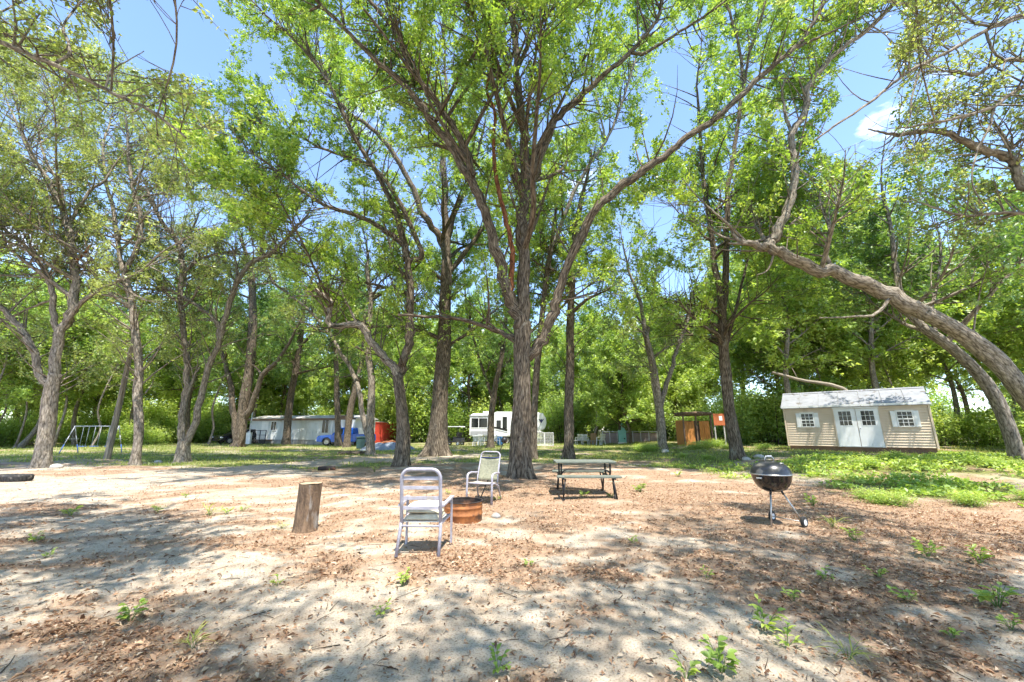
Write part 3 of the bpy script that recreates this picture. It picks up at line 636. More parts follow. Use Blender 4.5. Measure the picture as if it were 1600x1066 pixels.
make_tree('live_oak', 'V-shaped twin-stemmed pale live oak left of the parked dark car', (286, 722), [
    (23, 19, 0, [(286, 722), (286, 705), (287, 690)]),
    (13, 8, 0.5, [(284, 700), (283, 659), (291, 604), (291, 553), (285, 503), (281, 456), (285, 431), (279, 384), (253, 346), (235, 310)], {'ext': 1.5}),
    (8, 3, -0.4, [(286, 431), (300, 415), (321, 401), (372, 391)]), (7, 3, 0.4, [(279, 382), (300, 358), (310, 335)], {'ext': 1}),
    (13, 8, -0.5, [(290, 704), (308, 650), (321, 587), (342, 532), (359, 473), (372, 439), (393, 410), (427, 393), (456, 363)], {'ext': 1.5}),
    (6, 3, 0.2, [(372, 437), (368, 410), (362, 385)]), (6, 3, 0.2, [(407, 400), (410, 365), (418, 335)], {'ext': 1.5}),
    (9, 3, 0.4, [(340, 533), (338, 503), (312, 481), (270, 456), (211, 450)]), (8, 4, 0.2, [(291, 638), (304, 587), (312, 574)]),
  ], LV(491, 5, 64152, 0.103, 'leaf_olive', spread=0.13), bk='bark_pale', group='live oaks at the left', extra=[(6, 10, 7, 0, 360, 4, 30)])
make_tree('oak_tree', 'three-stemmed brown oak left of the mobile home steps', (370, 699), [
    (19, 13, 0, [(370, 699), (376, 680), (380, 638), (391, 562), (395, 481), (392, 430)], {'ext': 4}),
    (13, 6, 0.4, [(364, 694), (363, 629), (355, 579), (346, 553), (340, 520)], {'ext': 3}),
    (12, 5, -1, [(382, 660), (393, 634), (410, 587), (435, 562), (455, 530)], {'ext': 3}),
  ], LV(270, 5, 35640, 0.196, 'leaf_deep', l1=(1.5, 3.2), l2=(.6, 1.2), spread=.2), extra=[(6, 18, 12, 0, 360, 6, 25)], leaf_lo=4)
make_tree('oak_tree', 'dark trunk oak standing in front of the white mobile home', (447, 695), [
    (13, 8, 0, [(447, 695), (453, 629), (463, 574), (470, 524), (476, 470)], {'ext': 5}),
    (5, 2, -0.8, [(465, 581), (490, 578), (518, 572)]), (6, 3, -1, [(468, 540), (500, 510), (530, 490)], {'ext': 2}), (6, 3, -1, [(463, 574), (440, 540), (420, 515)], {'ext': 2}),
  ], LV(270, 5, 35640, 0.218, 'leaf_deep', l1=(1.5, 3.4), l2=(.6, 1.3), spread=.22), extra=[(6, 18, 14, 0, 360, 6, 18)], leaf_lo=4.2)
make_tree('oak_tree', 'thin trunk tree in front of the blue pickup hood', (529, 698), [
    (11, 6, 0, [(529, 698), (527, 629), (525, 562), (522, 500)], {'ext': 5})], LV(80, 5, 9504, 0.196, 'leaf_deep', l1=(1, 2.2), spread=.2), extra=[(7, 16, 6, 0, 360, 4, 30)], leaf_lo=5)
make_tree('oak_tree', 'dark leaning thin tree beside the blue pickup cab', (542, 699), [
    (12, 6, 0, [(542, 699), (546, 650), (554, 612), (566, 560), (570, 500)], {'ext': 5})], LV(80, 5, 9504, 0.196, 'leaf_deep', l1=(1, 2.2), spread=.2), extra=[(7, 16, 6, 0, 360, 4, 30)], leaf_lo=5)
make_tree('oak_tree', 'pale bare-trunked tree with left-leaning stem beside the red container', (579, 711), [
    (14, 7, 0, [(579, 711), (579, 659), (581, 596), (575, 545), (579, 469), (573, 422)], {'ext': 3, 'bark': 'bark_pale'}),
    (9, 4, 1, [(578, 690), (567, 655), (560, 604), (539, 562), (514, 520), (480, 482), (430, 444)], {'ext': 2, 'bark': 'bark_pale'}),
    (5, 2, 0, [(576, 470), (595, 440), (620, 425)]),
  ], LV(216, 5, 23760, 0.138, 'leaf_olive', spread=.15), extra=[(6, 12, 6, 0, 360, 4, 30)], leaf_lo=4)
make_tree('oak_tree', 'slim reddish trunk directly behind the central oak', (833, 717), [
    (12, 8, 0, [(833, 717), (835, 638), (841, 553), (852, 448), (862, 384)], {'bark': 'bark_dark'}),
    (8, 4, 0, [(858, 400), (885, 330), (913, 270), (946, 221), (965, 180), (988, 109)], {'ext': 3, 'bark': 'bark_pale'}), (6, 3, 0, [(862, 384), (868, 330), (880, 280)], {'ext': 3}),
    (4, 3, 0, [(946, 221), (940, 190), (932, 150)], {'ext': 1, 'bark': 'bark_pale'}),
  ], LV(270, 5, 35640, 0.132, 'leaf_bright', spread=.13), extra=[(7, 14, 7, 0, 360, 4.5, 35)], leaf_lo=4)
make_tree('oak_tree', 'straight single trunk standing right behind the picnic table', (888, 717), [
    (15, 10, 0, [(888, 717), (890, 596), (892, 469), (895, 400), (905, 330)], {'ext': 4}), (7, 3, -1, [(892, 500), (915, 470), (945, 455)], {'ext': 1.5}), (7, 3, -1, [(892, 450), (870, 425), (845, 415)], {'ext': 1.5}),
  ], LV(252, 5, 33264, 0.138, 'leaf_bright', spread=.14), extra=[(6, 14, 9, 0, 360, 4.5, 30)], leaf_lo=4)
make_tree('oak_tree', 'small forked tree in front of the white camper', (767, 700), [
    (11, 7, 0, [(767, 700), (767, 655), (774, 604), (784, 556), (790, 500)], {'ext': 3}), (5, 2, -0.5, [(772, 620), (763, 604), (746, 549), (729, 482), (725, 400)], {'leaf': .4}),
  ], LV(116, 5, 13068, 0.161, 'leaf_deep', spread=.16), extra=[(6, 12, 5, 0, 360, 3.5, 30)], leaf_lo=5)
make_tree('oak_tree', 'tall fluted twin-stemmed tree between the kettle grill and orange wooden shack', (1153, 718), [
    (21, 16, 0, [(1153, 718), (1141, 650), (1133, 570), (1129, 500)]),
    (13, 5, -0.3, [(1129, 505), (1118, 420), (1110, 350), (1100, 290), (1095, 230), (1090, 160)], {'ext': 4}),
    (13, 5, 0.5, [(1131, 500), (1134, 400), (1137, 300), (1146, 240), (1156, 173), (1158, 94), (1140, 19)], {'ext': 4}),
    (7, 4, -0.5, [(1156, 173), (1165, 120), (1171, 83), (1194, 8)], {'ext': 3}),
    (7, 3, 0.6, [(1135, 560), (1150, 480), (1165, 420), (1182, 360)], {'ext': 2}),
  ], LV(558, 5, 78408, 0.138, 'leaf_bright', spread=.14), extra=[(5, 14, 10, 0, 360, 4, 30), (4, 8, 5, 180, 330, 3.5, 25)], leaf_lo=4)
make_tree('leaning_oak', 'big leaning oak trunk reaching left above the shed', (1690, 735), [
    (50, 35, 0, [(1690, 735), (1645, 670), (1600, 615), (1560, 567), (1500, 520), (1440, 487)], {'leaf': 0.05}),
    (35, 19, 0.3, [(1442, 488), (1380, 455), (1310, 430), (1250, 410), (1205, 388), (1190, 384)], {'leaf': 0.1}),
    (16, 5, 0, [(1192, 385), (1170, 381), (1152, 374), (1142, 358)], {'leaf': 0.01}), (7, 4, 0, [(1172, 382), (1155, 381), (1138, 381)], {'leaf': 0.01}),
    (19, 8, -0.4, [(1196, 386), (1208, 370), (1226, 338), (1241, 285), (1239, 240), (1238, 210), (1256, 176), (1264, 135), (1286, 105), (1316, 75), (1358, 45), (1399, 4)], {'ext': 3}),
    (8, 3, 0.3, [(1238, 212), (1228, 180), (1222, 140), (1240, 100)], {'ext': 2}), (6, 3, 0.3, [(1290, 103), (1310, 60), (1350, 10)], {'ext': 2}),
    (8, 2, -0.5, [(1390, 462), (1370, 490), (1335, 495), (1280, 497)], {'leaf': 0.02}), (5, 2, 0, [(1215, 398), (1200, 422), (1182, 430)], {'leaf': .02}),
    (10, 4, 1, [(1300, 428), (1290, 395), (1296, 360), (1280, 310)], {'ext': 2}),
  ], LV(378, 5, 45144, 0.121, 'leaf_bright', spread=.12), bk='bark_pale', group='leaning oaks at the right', flare=0.3, extra=[(6, 12, 5, 0, 360, 3.5, 35)], leaf_lo=3.6)
make_tree('leaning_oak', 'smaller leaning oak trunk at the right edge, below the big one', (1592, 722), [
    (29, 21, 0, [(1592, 722), (1572, 660), (1545, 605), (1500, 555), (1440, 510)], {'leaf': 0.02}),
    (18, 6, 0.5, [(1440, 510), (1415, 480), (1400, 430), (1395, 370), (1380, 310)], {'ext': 3}), (9, 4, 1, [(1470, 530), (1455, 490), (1465, 440), (1470, 380)], {'ext': 3}),
  ], LV(216, 5, 26136, 0.138, 'leaf_deep', spread=.14), bk='bark_pale', group='leaning oaks at the right', flare=0.4, extra=[(4, 10, 8, 0, 360, 4, 30)], leaf_lo=3.6)
make_tree('live_oak', 'twisted bare-branched live oak hanging in from the upper right edge', (1860, 800), [
    (70, 55, 0, [(1860, 800), (1840, 640), (1790, 500), (1720, 400)], {'leaf': 0.0}),
    (34, 10, 0.5, [(1720, 400), (1640, 330), (1600, 290), (1586, 258), (1571, 244), (1538, 236), (1500, 218), (1463, 204), (1410, 210)], {'ext': .8}),
    (18, 5, 0.3, [(1690, 375), (1640, 240), (1600, 218), (1579, 232), (1560, 200), (1530, 190)]),
    (24, 5, -0.5, [(1700, 385), (1680, 200), (1640, 140), (1600, 135), (1553, 165), (1500, 184), (1440, 195)], {'ext': .6}),
    (18, 8, 0, [(1670, 180), (1630, 105), (1600, 94), (1560, 98), (1526, 116), (1500, 113)], {'ext': .7}),
    (16, 4, -0.6, [(1680, 200), (1640, 60), (1600, 26), (1538, 49), (1485, 79), (1440, 101), (1403, 124), (1358, 161), (1301, 199), (1275, 218)], {'leaf': .5}),
    (9, 4, 0, [(1600, 26), (1556, 41), (1519, 34), (1493, 8), (1470, -20)], {'ext': 1}), (8, 6, 0, [(1545, 47), (1551, 79), (1568, 94)], {'leaf': .3}),
    (14, 5, 0.8, [(1700, 385), (1650, 350), (1600, 334), (1549, 334), (1508, 338), (1463, 326)], {'ext': .6}),
    (7, 2, 0, [(1553, 165), (1545, 200), (1525, 240), (1520, 290), (1545, 330)], {'leaf': .3}), (6, 2, 0, [(1440, 101), (1425, 150), (1420, 190), (1390, 240)], {'leaf': .2}), (5, 2, 0, [(1485, 79), (1450, 60), (1420, 65)], {'leaf': .4}),
  ], LV(420, 6, 21000, 0.07, 'leaf_olive', l1=(.5, 1.3), l2=(.25, .5), spread=.07, tri=False), bk='bark_pale', group='trees reaching in from outside the view', extra=[(5, 10, 5, 150, 230, 4, 25)], leaf_lo=2.4)
make_tree('live_oak', 'near live oak branch crossing the upper left corner', (-420, 900), [
    (85, 60, 0, [(-420, 900), (-380, 650), (-330, 430), (-260, 250)], {'leaf': 0.0}),
    (26, 5, 0.2, [(-260, 250), (-130, 80), (-60, 45), (0, 66), (85, 102), (130, 122), (185, 150), (235, 172), (290, 215)], {'leaf': 1}),
    (9, 4, 0.5, [(85, 102), (110, 80), (100, 40), (130, 0)], {'ext': 1}), (8, 3, 1, [(-60, 45), (20, 10), (80, -20)], {'ext': 1}), (6, 2, .3, [(165, 140), (175, 110), (200, 95), (225, 80)]),
    (25, 8, -1, [(-280, 280), (-200, 0), (-100, -150), (50, -260)], {'ext': 2}),
  ], LV(420, 6, 32000, 0.062, 'leaf_olive', l1=(.4, 1.1), l2=(.2, .45), spread=.07, tri=False), bk='bark_pale', group='trees reaching in from outside the view', extra=[(4, 9, 5, 100, 200, 4, 30)], leaf_lo=2.2)
make_tree('oak_tree', 'greyish forked tree left of the orange wooden shack', (1036, 704), [
    (15, 10, 0, [(1036, 704), (1030, 640), (1020, 570), (1008, 520)]), (8, 3, 0, [(1008, 520), (1000, 470), (985, 430), (975, 390)], {'ext': 2}), (6, 3, 0, [(1010, 525), (1020, 470), (1025, 420)], {'ext': 2}),
    (9, 3, 0.5, [(1031, 640), (1045, 590), (1060, 540), (1075, 500), (1085, 450)], {'ext': 2}),
  ], LV(198, 5, 19008, 0.172, 'leaf_olive', spread=.18), bk='bark_pale', extra=[(5, 12, 6, 0, 360, 3.5, 30)], leaf_lo=4)

for paths_, root_, b_, kw_ in PENDING: foliage(paths_, root_, b_, **kw_)

# ------------------------------------------------------------------ woodland trees (a few kinds, each copied to its own place)
def gen_tree(seed, H, r, cb, cr, nl, nleaf, ls, mat, bk, el=(10, 45), lean=0.06, spread=.24):
    global RNG
    keep = RNG; RNG = np.random.default_rng(seed)
    root = thing('woodland_tree', '', 'tree', (0, 0, 0)); n = 8
    z = np.linspace(-0.15, H, n); px = np.cumsum(RNG.normal(size=n) * H * 0.018) ; py = np.cumsum(RNG.normal(size=n) * H * 0.018)
    path = catmull(np.stack([px - px[0] + lean * z, py - py[0], z], 1), 3); rr = np.linspace(r, 0.03, len(path)) ** 1.0
    link('trunk', limb_mesh('trunk', path, rr, nside=9, flare=0.5, knobs=.14), bk, root); paths = [(path, rr, 0.35)]
    for k in range(nl):
        zz = cb + (H - cb) * (k + RNG.random()) / nl * 0.93; i = int(np.abs(path[:, 2] - zz).argmin()); f = (zz - cb) / (H - cb)
        az = k * 2.4 + RNG.normal() * .4; e = math.radians(el[0] + (el[1] - el[0]) * RNG.random() + 22 * f); Ln = cr * (0.55 + 0.6 * RNG.random()) * (1 - 0.55 * f ** 1.6)
        dr = np.array([math.cos(az) * math.cos(e), math.sin(az) * math.cos(e), math.sin(e)]); pp = [path[i]]
        for s in range(4): dr = norm(dr + RNG.normal(size=3) * .16); pp.append(pp[-1] + dr * Ln / 4)
        lp = catmull(pp, 2); lr = np.linspace(max(min(rr[i] * .5, .09), .02), .01, len(lp)); paths.append((lp, lr, 1.0))
        link('limb', limb_mesh('limb', lp, lr, nside=5), bk, root)
    foliage(paths, root, np.zeros(3), 200, 5, nleaf, ls, mat, bk, lo=cb * 0.8, l1=(0.8, cr * 0.65), l2=(.5, 1.1), gaps=False, spread=spread, tstart=.2, aspect=.6)
    RNG = keep; return root
KINDS = [gen_tree(1, 15, .24, 4.5, 4.2, 20, 30000, .25, 'leaf_wood', 'bark_dark'), gen_tree(2, 18, .30, 6.0, 4.6, 22, 30000, .26, 'leaf_wood', 'bark_dark', lean=.03),
         gen_tree(3, 13, .20, 3.0, 4.0, 20, 30000, .23, 'leaf_wood', 'bark_pale', lean=.1), gen_tree(4, 10, .15, 1.2, 3.4, 22, 30000, .20, 'leaf_wood', 'bark_dark'),
         gen_tree(5, 16, .22, 5.0, 3.6, 18, 24000, .25, 'leaf_wood', 'bark_pale', lean=-.05)]
KINDS.append(gen_tree(6, 12, .10, 5.5, 2.3, 12, 9000, .2, 'leaf_wood', 'bark_pale', lean=.04))
KDESC = ['broad dark-trunked tree', 'tall dark-trunked tree', 'leaning grey-trunked tree', 'low bushy tree', 'slim grey-trunked tree', 'pole-thin tree']
used_kind = set()
def put_tree(k, x, y, s, rz, where, group):
    o = KINDS[k] if k not in used_kind else copy_tree(KINDS[k]); used_kind.add(k)
    o.location = (x, y, float(terrain(x, y)) - 0.05); o.rotation_euler = (0, 0, rz); o.scale = (s, s, s * random.uniform(.92, 1.1))
    tag(o, f'{KDESC[k]} in the woods {where}', 'tree', group); return o
KINDS_N = len(KINDS)
def scatter(n, xr, yr, kinds, where, group, mind=3.0, avoid=None):
    pts = []; tries = 0
    while len(pts) < n and tries < 4000:
        tries += 1; x = random.uniform(*xr); y = random.uniform(*yr)
        if any((x - a) ** 2 + (y - b_) ** 2 < mind ** 2 for a, b_ in pts): continue
        if avoid and avoid(x, y): continue
        pts.append((x, y)); put_tree(random.choice(kinds), x, y, random.uniform(.85, 1.2), random.uniform(0, 6.28), where, group)
scatter(26, (-78, -33), (33, 62), [0, 1, 2, 4], 'behind the swing set', 'woods behind the swing set', 4.2)
scatter(9, (-36, -14), (50, 64), [0, 1, 4], 'behind the mobile home', 'woods behind the mobile home', 4)
scatter(7, (-16, -1), (54, 68), [0, 1, 2], 'behind the golf cart', 'woods behind the golf cart', 4)
scatter(9, (0, 18), (52, 66), [0, 2, 3, 3], 'behind the white camper and lawn', 'woods behind the lawn', 3.6)
scatter(7, (8, 22), (36, 46), [3, 3, 2], 'behind the mauve panel fence', 'low trees behind the mauve fence', 2.8)
scatter(17, (20, 62), (28, 58), [0, 1, 2, 4], 'behind the tan shed', 'woods behind the tan shed', 3.4, avoid=lambda x, y: y < 29 and x < 24)
scatter(5, (27, 46), (13, 26), [0, 2, 4], 'right of the tan shed', 'woods right of the tan shed', 3.0)
scatter(14, (-60, -30), (30, 44), [5], 'before the thicket at left', 'thin trees at left', 2.2)
scatter(12, (19, 42), (25, 38), [5, 5, 4], 'close behind the tan shed', 'thin trees behind the shed', 2.0)
scatter(14, (-130, 130), (68, 95), [0, 1], 'along the far skyline', 'far woods', 6)
for (x_, y_, sd, lab) in ((-5.2, -4.9, 41, 'oak left of the viewpoint whose high crown shades the left foreground'), (4.4, -4.4, 42, 'oak right of the viewpoint whose high crown shades the right foreground')):
    o = gen_tree(sd, 13.5, .36, 6.2, 7.6, 17, 36000, .13, 'leaf_bright', 'bark_dark', el=(5, 32), spread=.55); o.name = 'oak_tree'; o.location = (x_, y_, float(terrain(x_, y_))); tag(o, lab, 'tree', 'trees reaching in from outside the view')
# ------------------------------------------------------------------ understory bushes and saplings
def gen_bush(seed, H, R, nleaf, ls, mat, nst=9, name='woodland_bush', asp=.55):
    global RNG
    keep = RNG; RNG = np.random.default_rng(seed); root = thing(name, '', 'bush', (0, 0, 0))
    az = RNG.random(nst) * 6.28; rr = R * RNG.random(nst) ** .6
    P0 = np.stack([np.cos(az) * rr * .3, np.sin(az) * rr * .3, np.full(nst, -.05)], 1); P2 = np.stack([np.cos(az) * rr, np.sin(az) * rr, H * (.5 + .5 * RNG.random(nst))], 1)
    P1 = (P0 + P2) / 2 + np.array([0, 0, H * .15])
    V, F, T = twig_geo(P0, P1, P2, np.full(nst, .012 * H + .006), np.full(nst, .004), 4, 3)
    link('stem', np_mesh('stem', V, F, tcv=T), 'bark_dark', root)
    c = RNG.integers(0, nst, nleaf); t = (.15 + .9 * RNG.random(nleaf))[:, None]
    C = P0[c] * (1 - t) ** 2 + P1[c] * 2 * t * (1 - t) + P2[c] * t * t + RNG.normal(size=(nleaf, 3)) * np.array([R * .3, R * .3, H * .16]); C[:, 2] = np.abs(C[:, 2]) + .03
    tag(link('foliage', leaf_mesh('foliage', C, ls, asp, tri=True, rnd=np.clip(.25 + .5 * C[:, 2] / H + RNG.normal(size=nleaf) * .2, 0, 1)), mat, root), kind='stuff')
    RNG = keep; return root
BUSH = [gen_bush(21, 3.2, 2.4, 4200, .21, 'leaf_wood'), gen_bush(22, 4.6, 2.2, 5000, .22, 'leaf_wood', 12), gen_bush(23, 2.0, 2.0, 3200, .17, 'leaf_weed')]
BDESC = ['rounded green bush', 'tall upright leafy thicket bush', 'low bright green bush']; used_b = set()
def put_bush(k, x, y, s, where, group):
    o = BUSH[k] if k not in used_b else copy_tree(BUSH[k]); used_b.add(k)
    o.location = (x, y, float(terrain(x, y))); o.rotation_euler = (0, 0, random.uniform(0, 6.28)); o.scale = (s * random.uniform(.9, 1.25), s, s * random.uniform(.85, 1.15) * (1 if s > .45 else .6))
    tag(o, f'{BDESC[k]} {where}', 'bush', group)
def bush_row(n, a, b, kinds, where, group, jit=2.0, s=(.55, .95)):
    for i in range(n):
        f = (i + random.random() * .8) / n
        put_bush(random.choice(kinds), a[0] + (b[0] - a[0]) * f + random.gauss(0, jit * .5), a[1] + (b[1] - a[1]) * f + random.gauss(0, jit), random.uniform(*s), where, group)
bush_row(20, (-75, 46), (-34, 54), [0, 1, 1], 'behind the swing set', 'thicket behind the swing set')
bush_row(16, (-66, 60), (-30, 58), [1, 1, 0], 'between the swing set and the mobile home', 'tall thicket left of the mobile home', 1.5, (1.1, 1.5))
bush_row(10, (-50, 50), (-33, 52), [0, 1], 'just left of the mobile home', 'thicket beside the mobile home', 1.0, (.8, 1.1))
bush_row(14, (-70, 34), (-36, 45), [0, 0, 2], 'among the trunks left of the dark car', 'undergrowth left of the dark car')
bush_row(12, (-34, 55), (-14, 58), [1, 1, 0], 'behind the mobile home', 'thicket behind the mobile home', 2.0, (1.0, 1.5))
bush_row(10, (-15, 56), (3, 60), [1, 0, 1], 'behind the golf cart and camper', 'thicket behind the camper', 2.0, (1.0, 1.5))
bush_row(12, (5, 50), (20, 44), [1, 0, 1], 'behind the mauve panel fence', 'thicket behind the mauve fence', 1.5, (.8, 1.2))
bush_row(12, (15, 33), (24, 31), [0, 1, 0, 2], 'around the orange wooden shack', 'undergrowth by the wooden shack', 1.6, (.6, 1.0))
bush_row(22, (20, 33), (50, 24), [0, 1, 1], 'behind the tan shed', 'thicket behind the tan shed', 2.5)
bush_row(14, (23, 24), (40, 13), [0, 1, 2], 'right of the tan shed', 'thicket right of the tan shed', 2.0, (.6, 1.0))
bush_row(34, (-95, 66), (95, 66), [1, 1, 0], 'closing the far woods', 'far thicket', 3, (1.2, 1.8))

for i_ in range(11):
    q = G(random.uniform(1320, 1640), random.uniform(722, 792)); put_bush(2, q[0], q[1], random.uniform(.14, .26), 'in the sunny patch before the leaning oaks', 'low bushes at the right')
for i_ in range(4):
    q = G(random.uniform(1040, 1290), random.uniform(706, 722)); put_bush(2, q[0], q[1], random.uniform(.14, .26), 'between the fluted twin tree and the shed', 'low bushes before the shed')
for i_ in range(6):
    q = G(random.uniform(1000, 1130), random.uniform(700, 708)); put_bush(2, q[0], q[1], random.uniform(.25, .42), 'in front of the orange shack', 'low bushes before the shack')
# ------------------------------------------------------------------ shed
SL = P(1233, 700, 22.0); SR = P(1468, 706, 18.3)
sz = (SL[2] + SR[2]) / 2; dxy = np.array([SR[0] - SL[0], SR[1] - SL[1]]); SLEN = float(np.hypot(*dxy)); srz = math.atan2(dxy[1], dxy[0])
shed = thing('garden_shed', 'tan clapboard shed with white double doors and pale metal roof', 'shed', (SL[0], SL[1], sz), srz)
DEP, EV, RG = 3.0, 2.15, 2.95
MB().box(0, SLEN, 0.0, DEP, 0.14, EV).prism([(0.0, EV), (DEP, EV), (DEP / 2, RG - .05)], 0.0, SLEN, 'x').build('wall', 'siding', shed)
MB().box(0.05, SLEN - .05, .05, DEP - .05, -.45, 0.14).build('base', 'shed_base', shed)
dl, dr = SLEN * .380, SLEN * .688; bh_ = 0.122
def board(x0, x1):
    return MB().prism([(-.048, 0), (0, 0), (0, bh_ - .006), (-.008, bh_ - .006)], x0, x1, 'x').mesh('siding_board')
secs = [board(.06, dl - .04), board(dr + .04, SLEN - .06), board(dl - .04, dr + .04)]
for k in range(16):
    zb = .15 + k * bh_
    for si in range(3):
        if si == 2 and zb < 2.02: continue
        link('siding_board', secs[si], 'siding', shed, (0, 0, zb))
eb = MB().prism([(0.03, 0), (0, 0), (0, bh_), (0.006, bh_)], 0, 1, 'x')
for xx in (-.02, SLEN - .04): MB().box(xx, xx + .07, -.062, .03, .12, EV).build('corner_trim', 'siding', shed)
MB().box(-.06, SLEN + .06, -.16, -.10, EV - .07, EV + .05).build('fascia', 'trim_white', shed)
MB().box(-.04, SLEN + .04, -.10, -.001, EV + .0, EV + .03).build('soffit', 'trim_white', shed)
sl = math.atan2(RG - EV, DEP / 2); npan = 7; pw = (SLEN + .2) / npan
for side in (0, 1):
    for k in range(npan):
        b_ = MB(); x0 = -.1 + k * pw; y0, y1 = (-.17, DEP / 2) if side == 0 else (DEP + .17, DEP / 2)
        z0 = RG - (DEP / 2 + .17) * math.tan(sl) + .05; z1 = RG + .05
        b_.add([(x0 + .004, y0, z0), (x0 + pw - .004, y0, z0), (x0 + pw - .004, y1, z1), (x0 + .004, y1, z1), (x0 + .004, y0, z0 - .03), (x0 + pw - .004, y0, z0 - .03), (x0 + pw - .004, y1, z1 - .03), (x0 + .004, y1, z1 - .03)],
               [(0, 1, 2, 3), (7, 6, 5, 4), (0, 4, 5, 1), (1, 5, 6, 2), (2, 6, 7, 3), (3, 7, 4, 0)])
        b_.bar((x0 + .02, y0, z0 + .012), (x0 + .02, y1, z1 + .012), .03, .03); b_.build('roof_panel', 'roof_grey', shed)
MB().prism([(DEP / 2 - .12, RG + .01), (DEP / 2, RG + .085), (DEP / 2 + .12, RG + .01)], -.1, SLEN + .1, 'x').build('ridge_cap', 'roof_grey', shed)
MB().box(dl - .03, dr + .03, -.075, -.002, 2.0, 2.07).build('door_header', 'trim_white', shed)
for xx in (dl - .04, dr): MB().box(xx, xx + .04, -.06, -.002, .12, 2.0).build('door_jamb', 'siding', shed)
mid = (dl + dr) / 2
paneM = {}
def pane(w, h):
    k = (round(w, 3), round(h, 3))
    if k not in paneM: paneM[k] = MB().box(0, w, -.008, 0, 0, h).mesh('pane'); paneM[k].materials.append(MATS['glass_dark'])
    return paneM[k]
for di, (a, b_) in enumerate(((dl + .01, mid - .012), (mid + .012, dr - .01))):
    w = b_ - a; d = MB(); gx0, gx1, gz0, gz1 = a + w * .2, b_ - w * .2, 1.16, 1.88
    d.box(a, gx0, -.05, -.005, .13, 1.985); d.box(gx1, b_, -.05, -.005, .13, 1.985); d.box(gx0, gx1, -.05, -.005, .13, gz0); d.box(gx0, gx1, -.05, -.005, gz1, 1.985)
    door = d.build('door', 'trim_white', shed)
    fr = MB(); cw = (gx1 - gx0) / 3; ch = (gz1 - gz0) / 3
    for i in range(4):
        t_ = .014 if i in (0, 3) else .008
        fr.box(gx0 + cw * i - t_, gx0 + cw * i + t_, -.058, -.02, gz0 - .02, gz1 + .02); fr.box(gx0 - .02, gx1 + .02, -.056, -.022, gz0 + ch * i - t_, gz0 + ch * i + t_)
    fr.build('window_grille', 'trim_white', door)
    for i in range(3):
        for j in range(3): link('pane', pane(cw, ch), None, door, (gx0 + cw * i, -.026, gz0 + ch * j))
    MB().box(a + .03, b_ - .03, -.056, -.049, .17, .19).build('kick_trim', 'trim_white', door)
    if di == 1: MB().lathe([(0.001, -.09), (.03, -.085), (.03, -.07), (.012, -.06), (.012, -.05)], 10, (a + .06, 0, 1.02), 'y').build('door_handle', 'chrome', door)
for wc in (SLEN * .18, SLEN * .845):
    ww_, wz0, wz1 = .50, 1.13, 1.78; a = wc - ww_ / 2; f = MB()
    for (x0, x1, z0, z1) in ((a - .04, a, wz0 - .04, wz1 + .04), (a + ww_, a + ww_ + .04, wz0 - .04, wz1 + .04), (a, a + ww_, wz1, wz1 + .04), (a, a + ww_, wz0 - .04, wz0)): f.box(x0, x1, -.085, -.003, z0, z1)
    win = f.build('window', 'trim_white', shed); g = MB(); cw = ww_ / 3; ch = (wz1 - wz0) / 4
    for i in range(1, 3): g.box(a + cw * i - .009, a + cw * i + .009, -.078, -.05, wz0, wz1)
    for i in range(1, 4): t_ = .022 if i == 2 else .009; g.box(a, a + ww_, -.080, -.051, wz0 + ch * i - t_, wz0 + ch * i + t_)
    g.build('muntin', 'trim_white', win)
    for i in range(3):
        for j in range(4): link('pane', pane(cw, ch), None, win, (a + cw * i, -.054, wz0 + ch * j))
    MB().box(a - .06, a + ww_ + .06, -.105, -.003, wz1 + .042, wz1 + .075).build('window_cap', 'trim_white', win)
    for s_ in (-1, 1):
        x0 = a - .05 - .18 if s_ < 0 else a + ww_ + .05; sh = MB().box(x0, x0 + .18, -.078, -.003, wz0 - .05, wz1 + .05)
        shu = sh.build('shutter', 'trim_white', shed)
        sl_ = MB()
        for q in range(9): sl_.box(x0 + .03, x0 + .15, -.088, -.076, wz0 - .01 + q * .072, wz0 + .035 + q * .072)
        shu2 = sl_.build('louvre', 'trim_white', shu)

# ------------------------------------------------------------------ mobile home
A = P(386, 697, 46.0); B = P(552, 697, 43.0); hb = float(terrain(A[0], A[1])) - .05; L_ = float(np.hypot(B[0] - A[0], B[1] - A[1])); hrz = math.atan2(B[1] - A[1], B[0] - A[0])
home = thing('mobile_home', 'long white ribbed mobile home with shallow roof behind the trees', 'mobile home', (A[0], A[1], hb), hrz)
MB().box(0, L_, .03, 3.9, .5, 2.72).build('wall', 'home_siding', home)
MB().prism([(-.25, 2.78), (-.25, 2.70), (4.15, 2.70), (4.15, 2.78), (1.95, 3.2)], -.2, L_ + .2, 'x').build('roof', 'home_roof', home)
MB().box(-.2, L_ + .2, -.28, -.24, 2.58, 2.80).build('fascia', 'home_brown', home)
np_ = 16; pw = L_ / np_; pm = MB().box(.01, pw - .01, 0, .028, 0.52, 2.7)
for q in range(4): pm.box(pw * (q + .5) / 4 - .03, pw * (q + .5) / 4 + .03, -.018, .0, .53, 2.69)
pm = pm.mesh('wall_panel')
for k in range(np_): link('wall_panel', pm, 'home_siding', home, (pw * k, 0, 0))
sk = MB().box(.01, pw * 1 - .01, .05, .08, -.1, .5).mesh('skirting_panel')
for k in range(np_): link('skirting_panel', sk, 'home_skirt', home, (pw * k, 0, 0))
def hx(px): return (px - 388) / (552 - 388) * L_
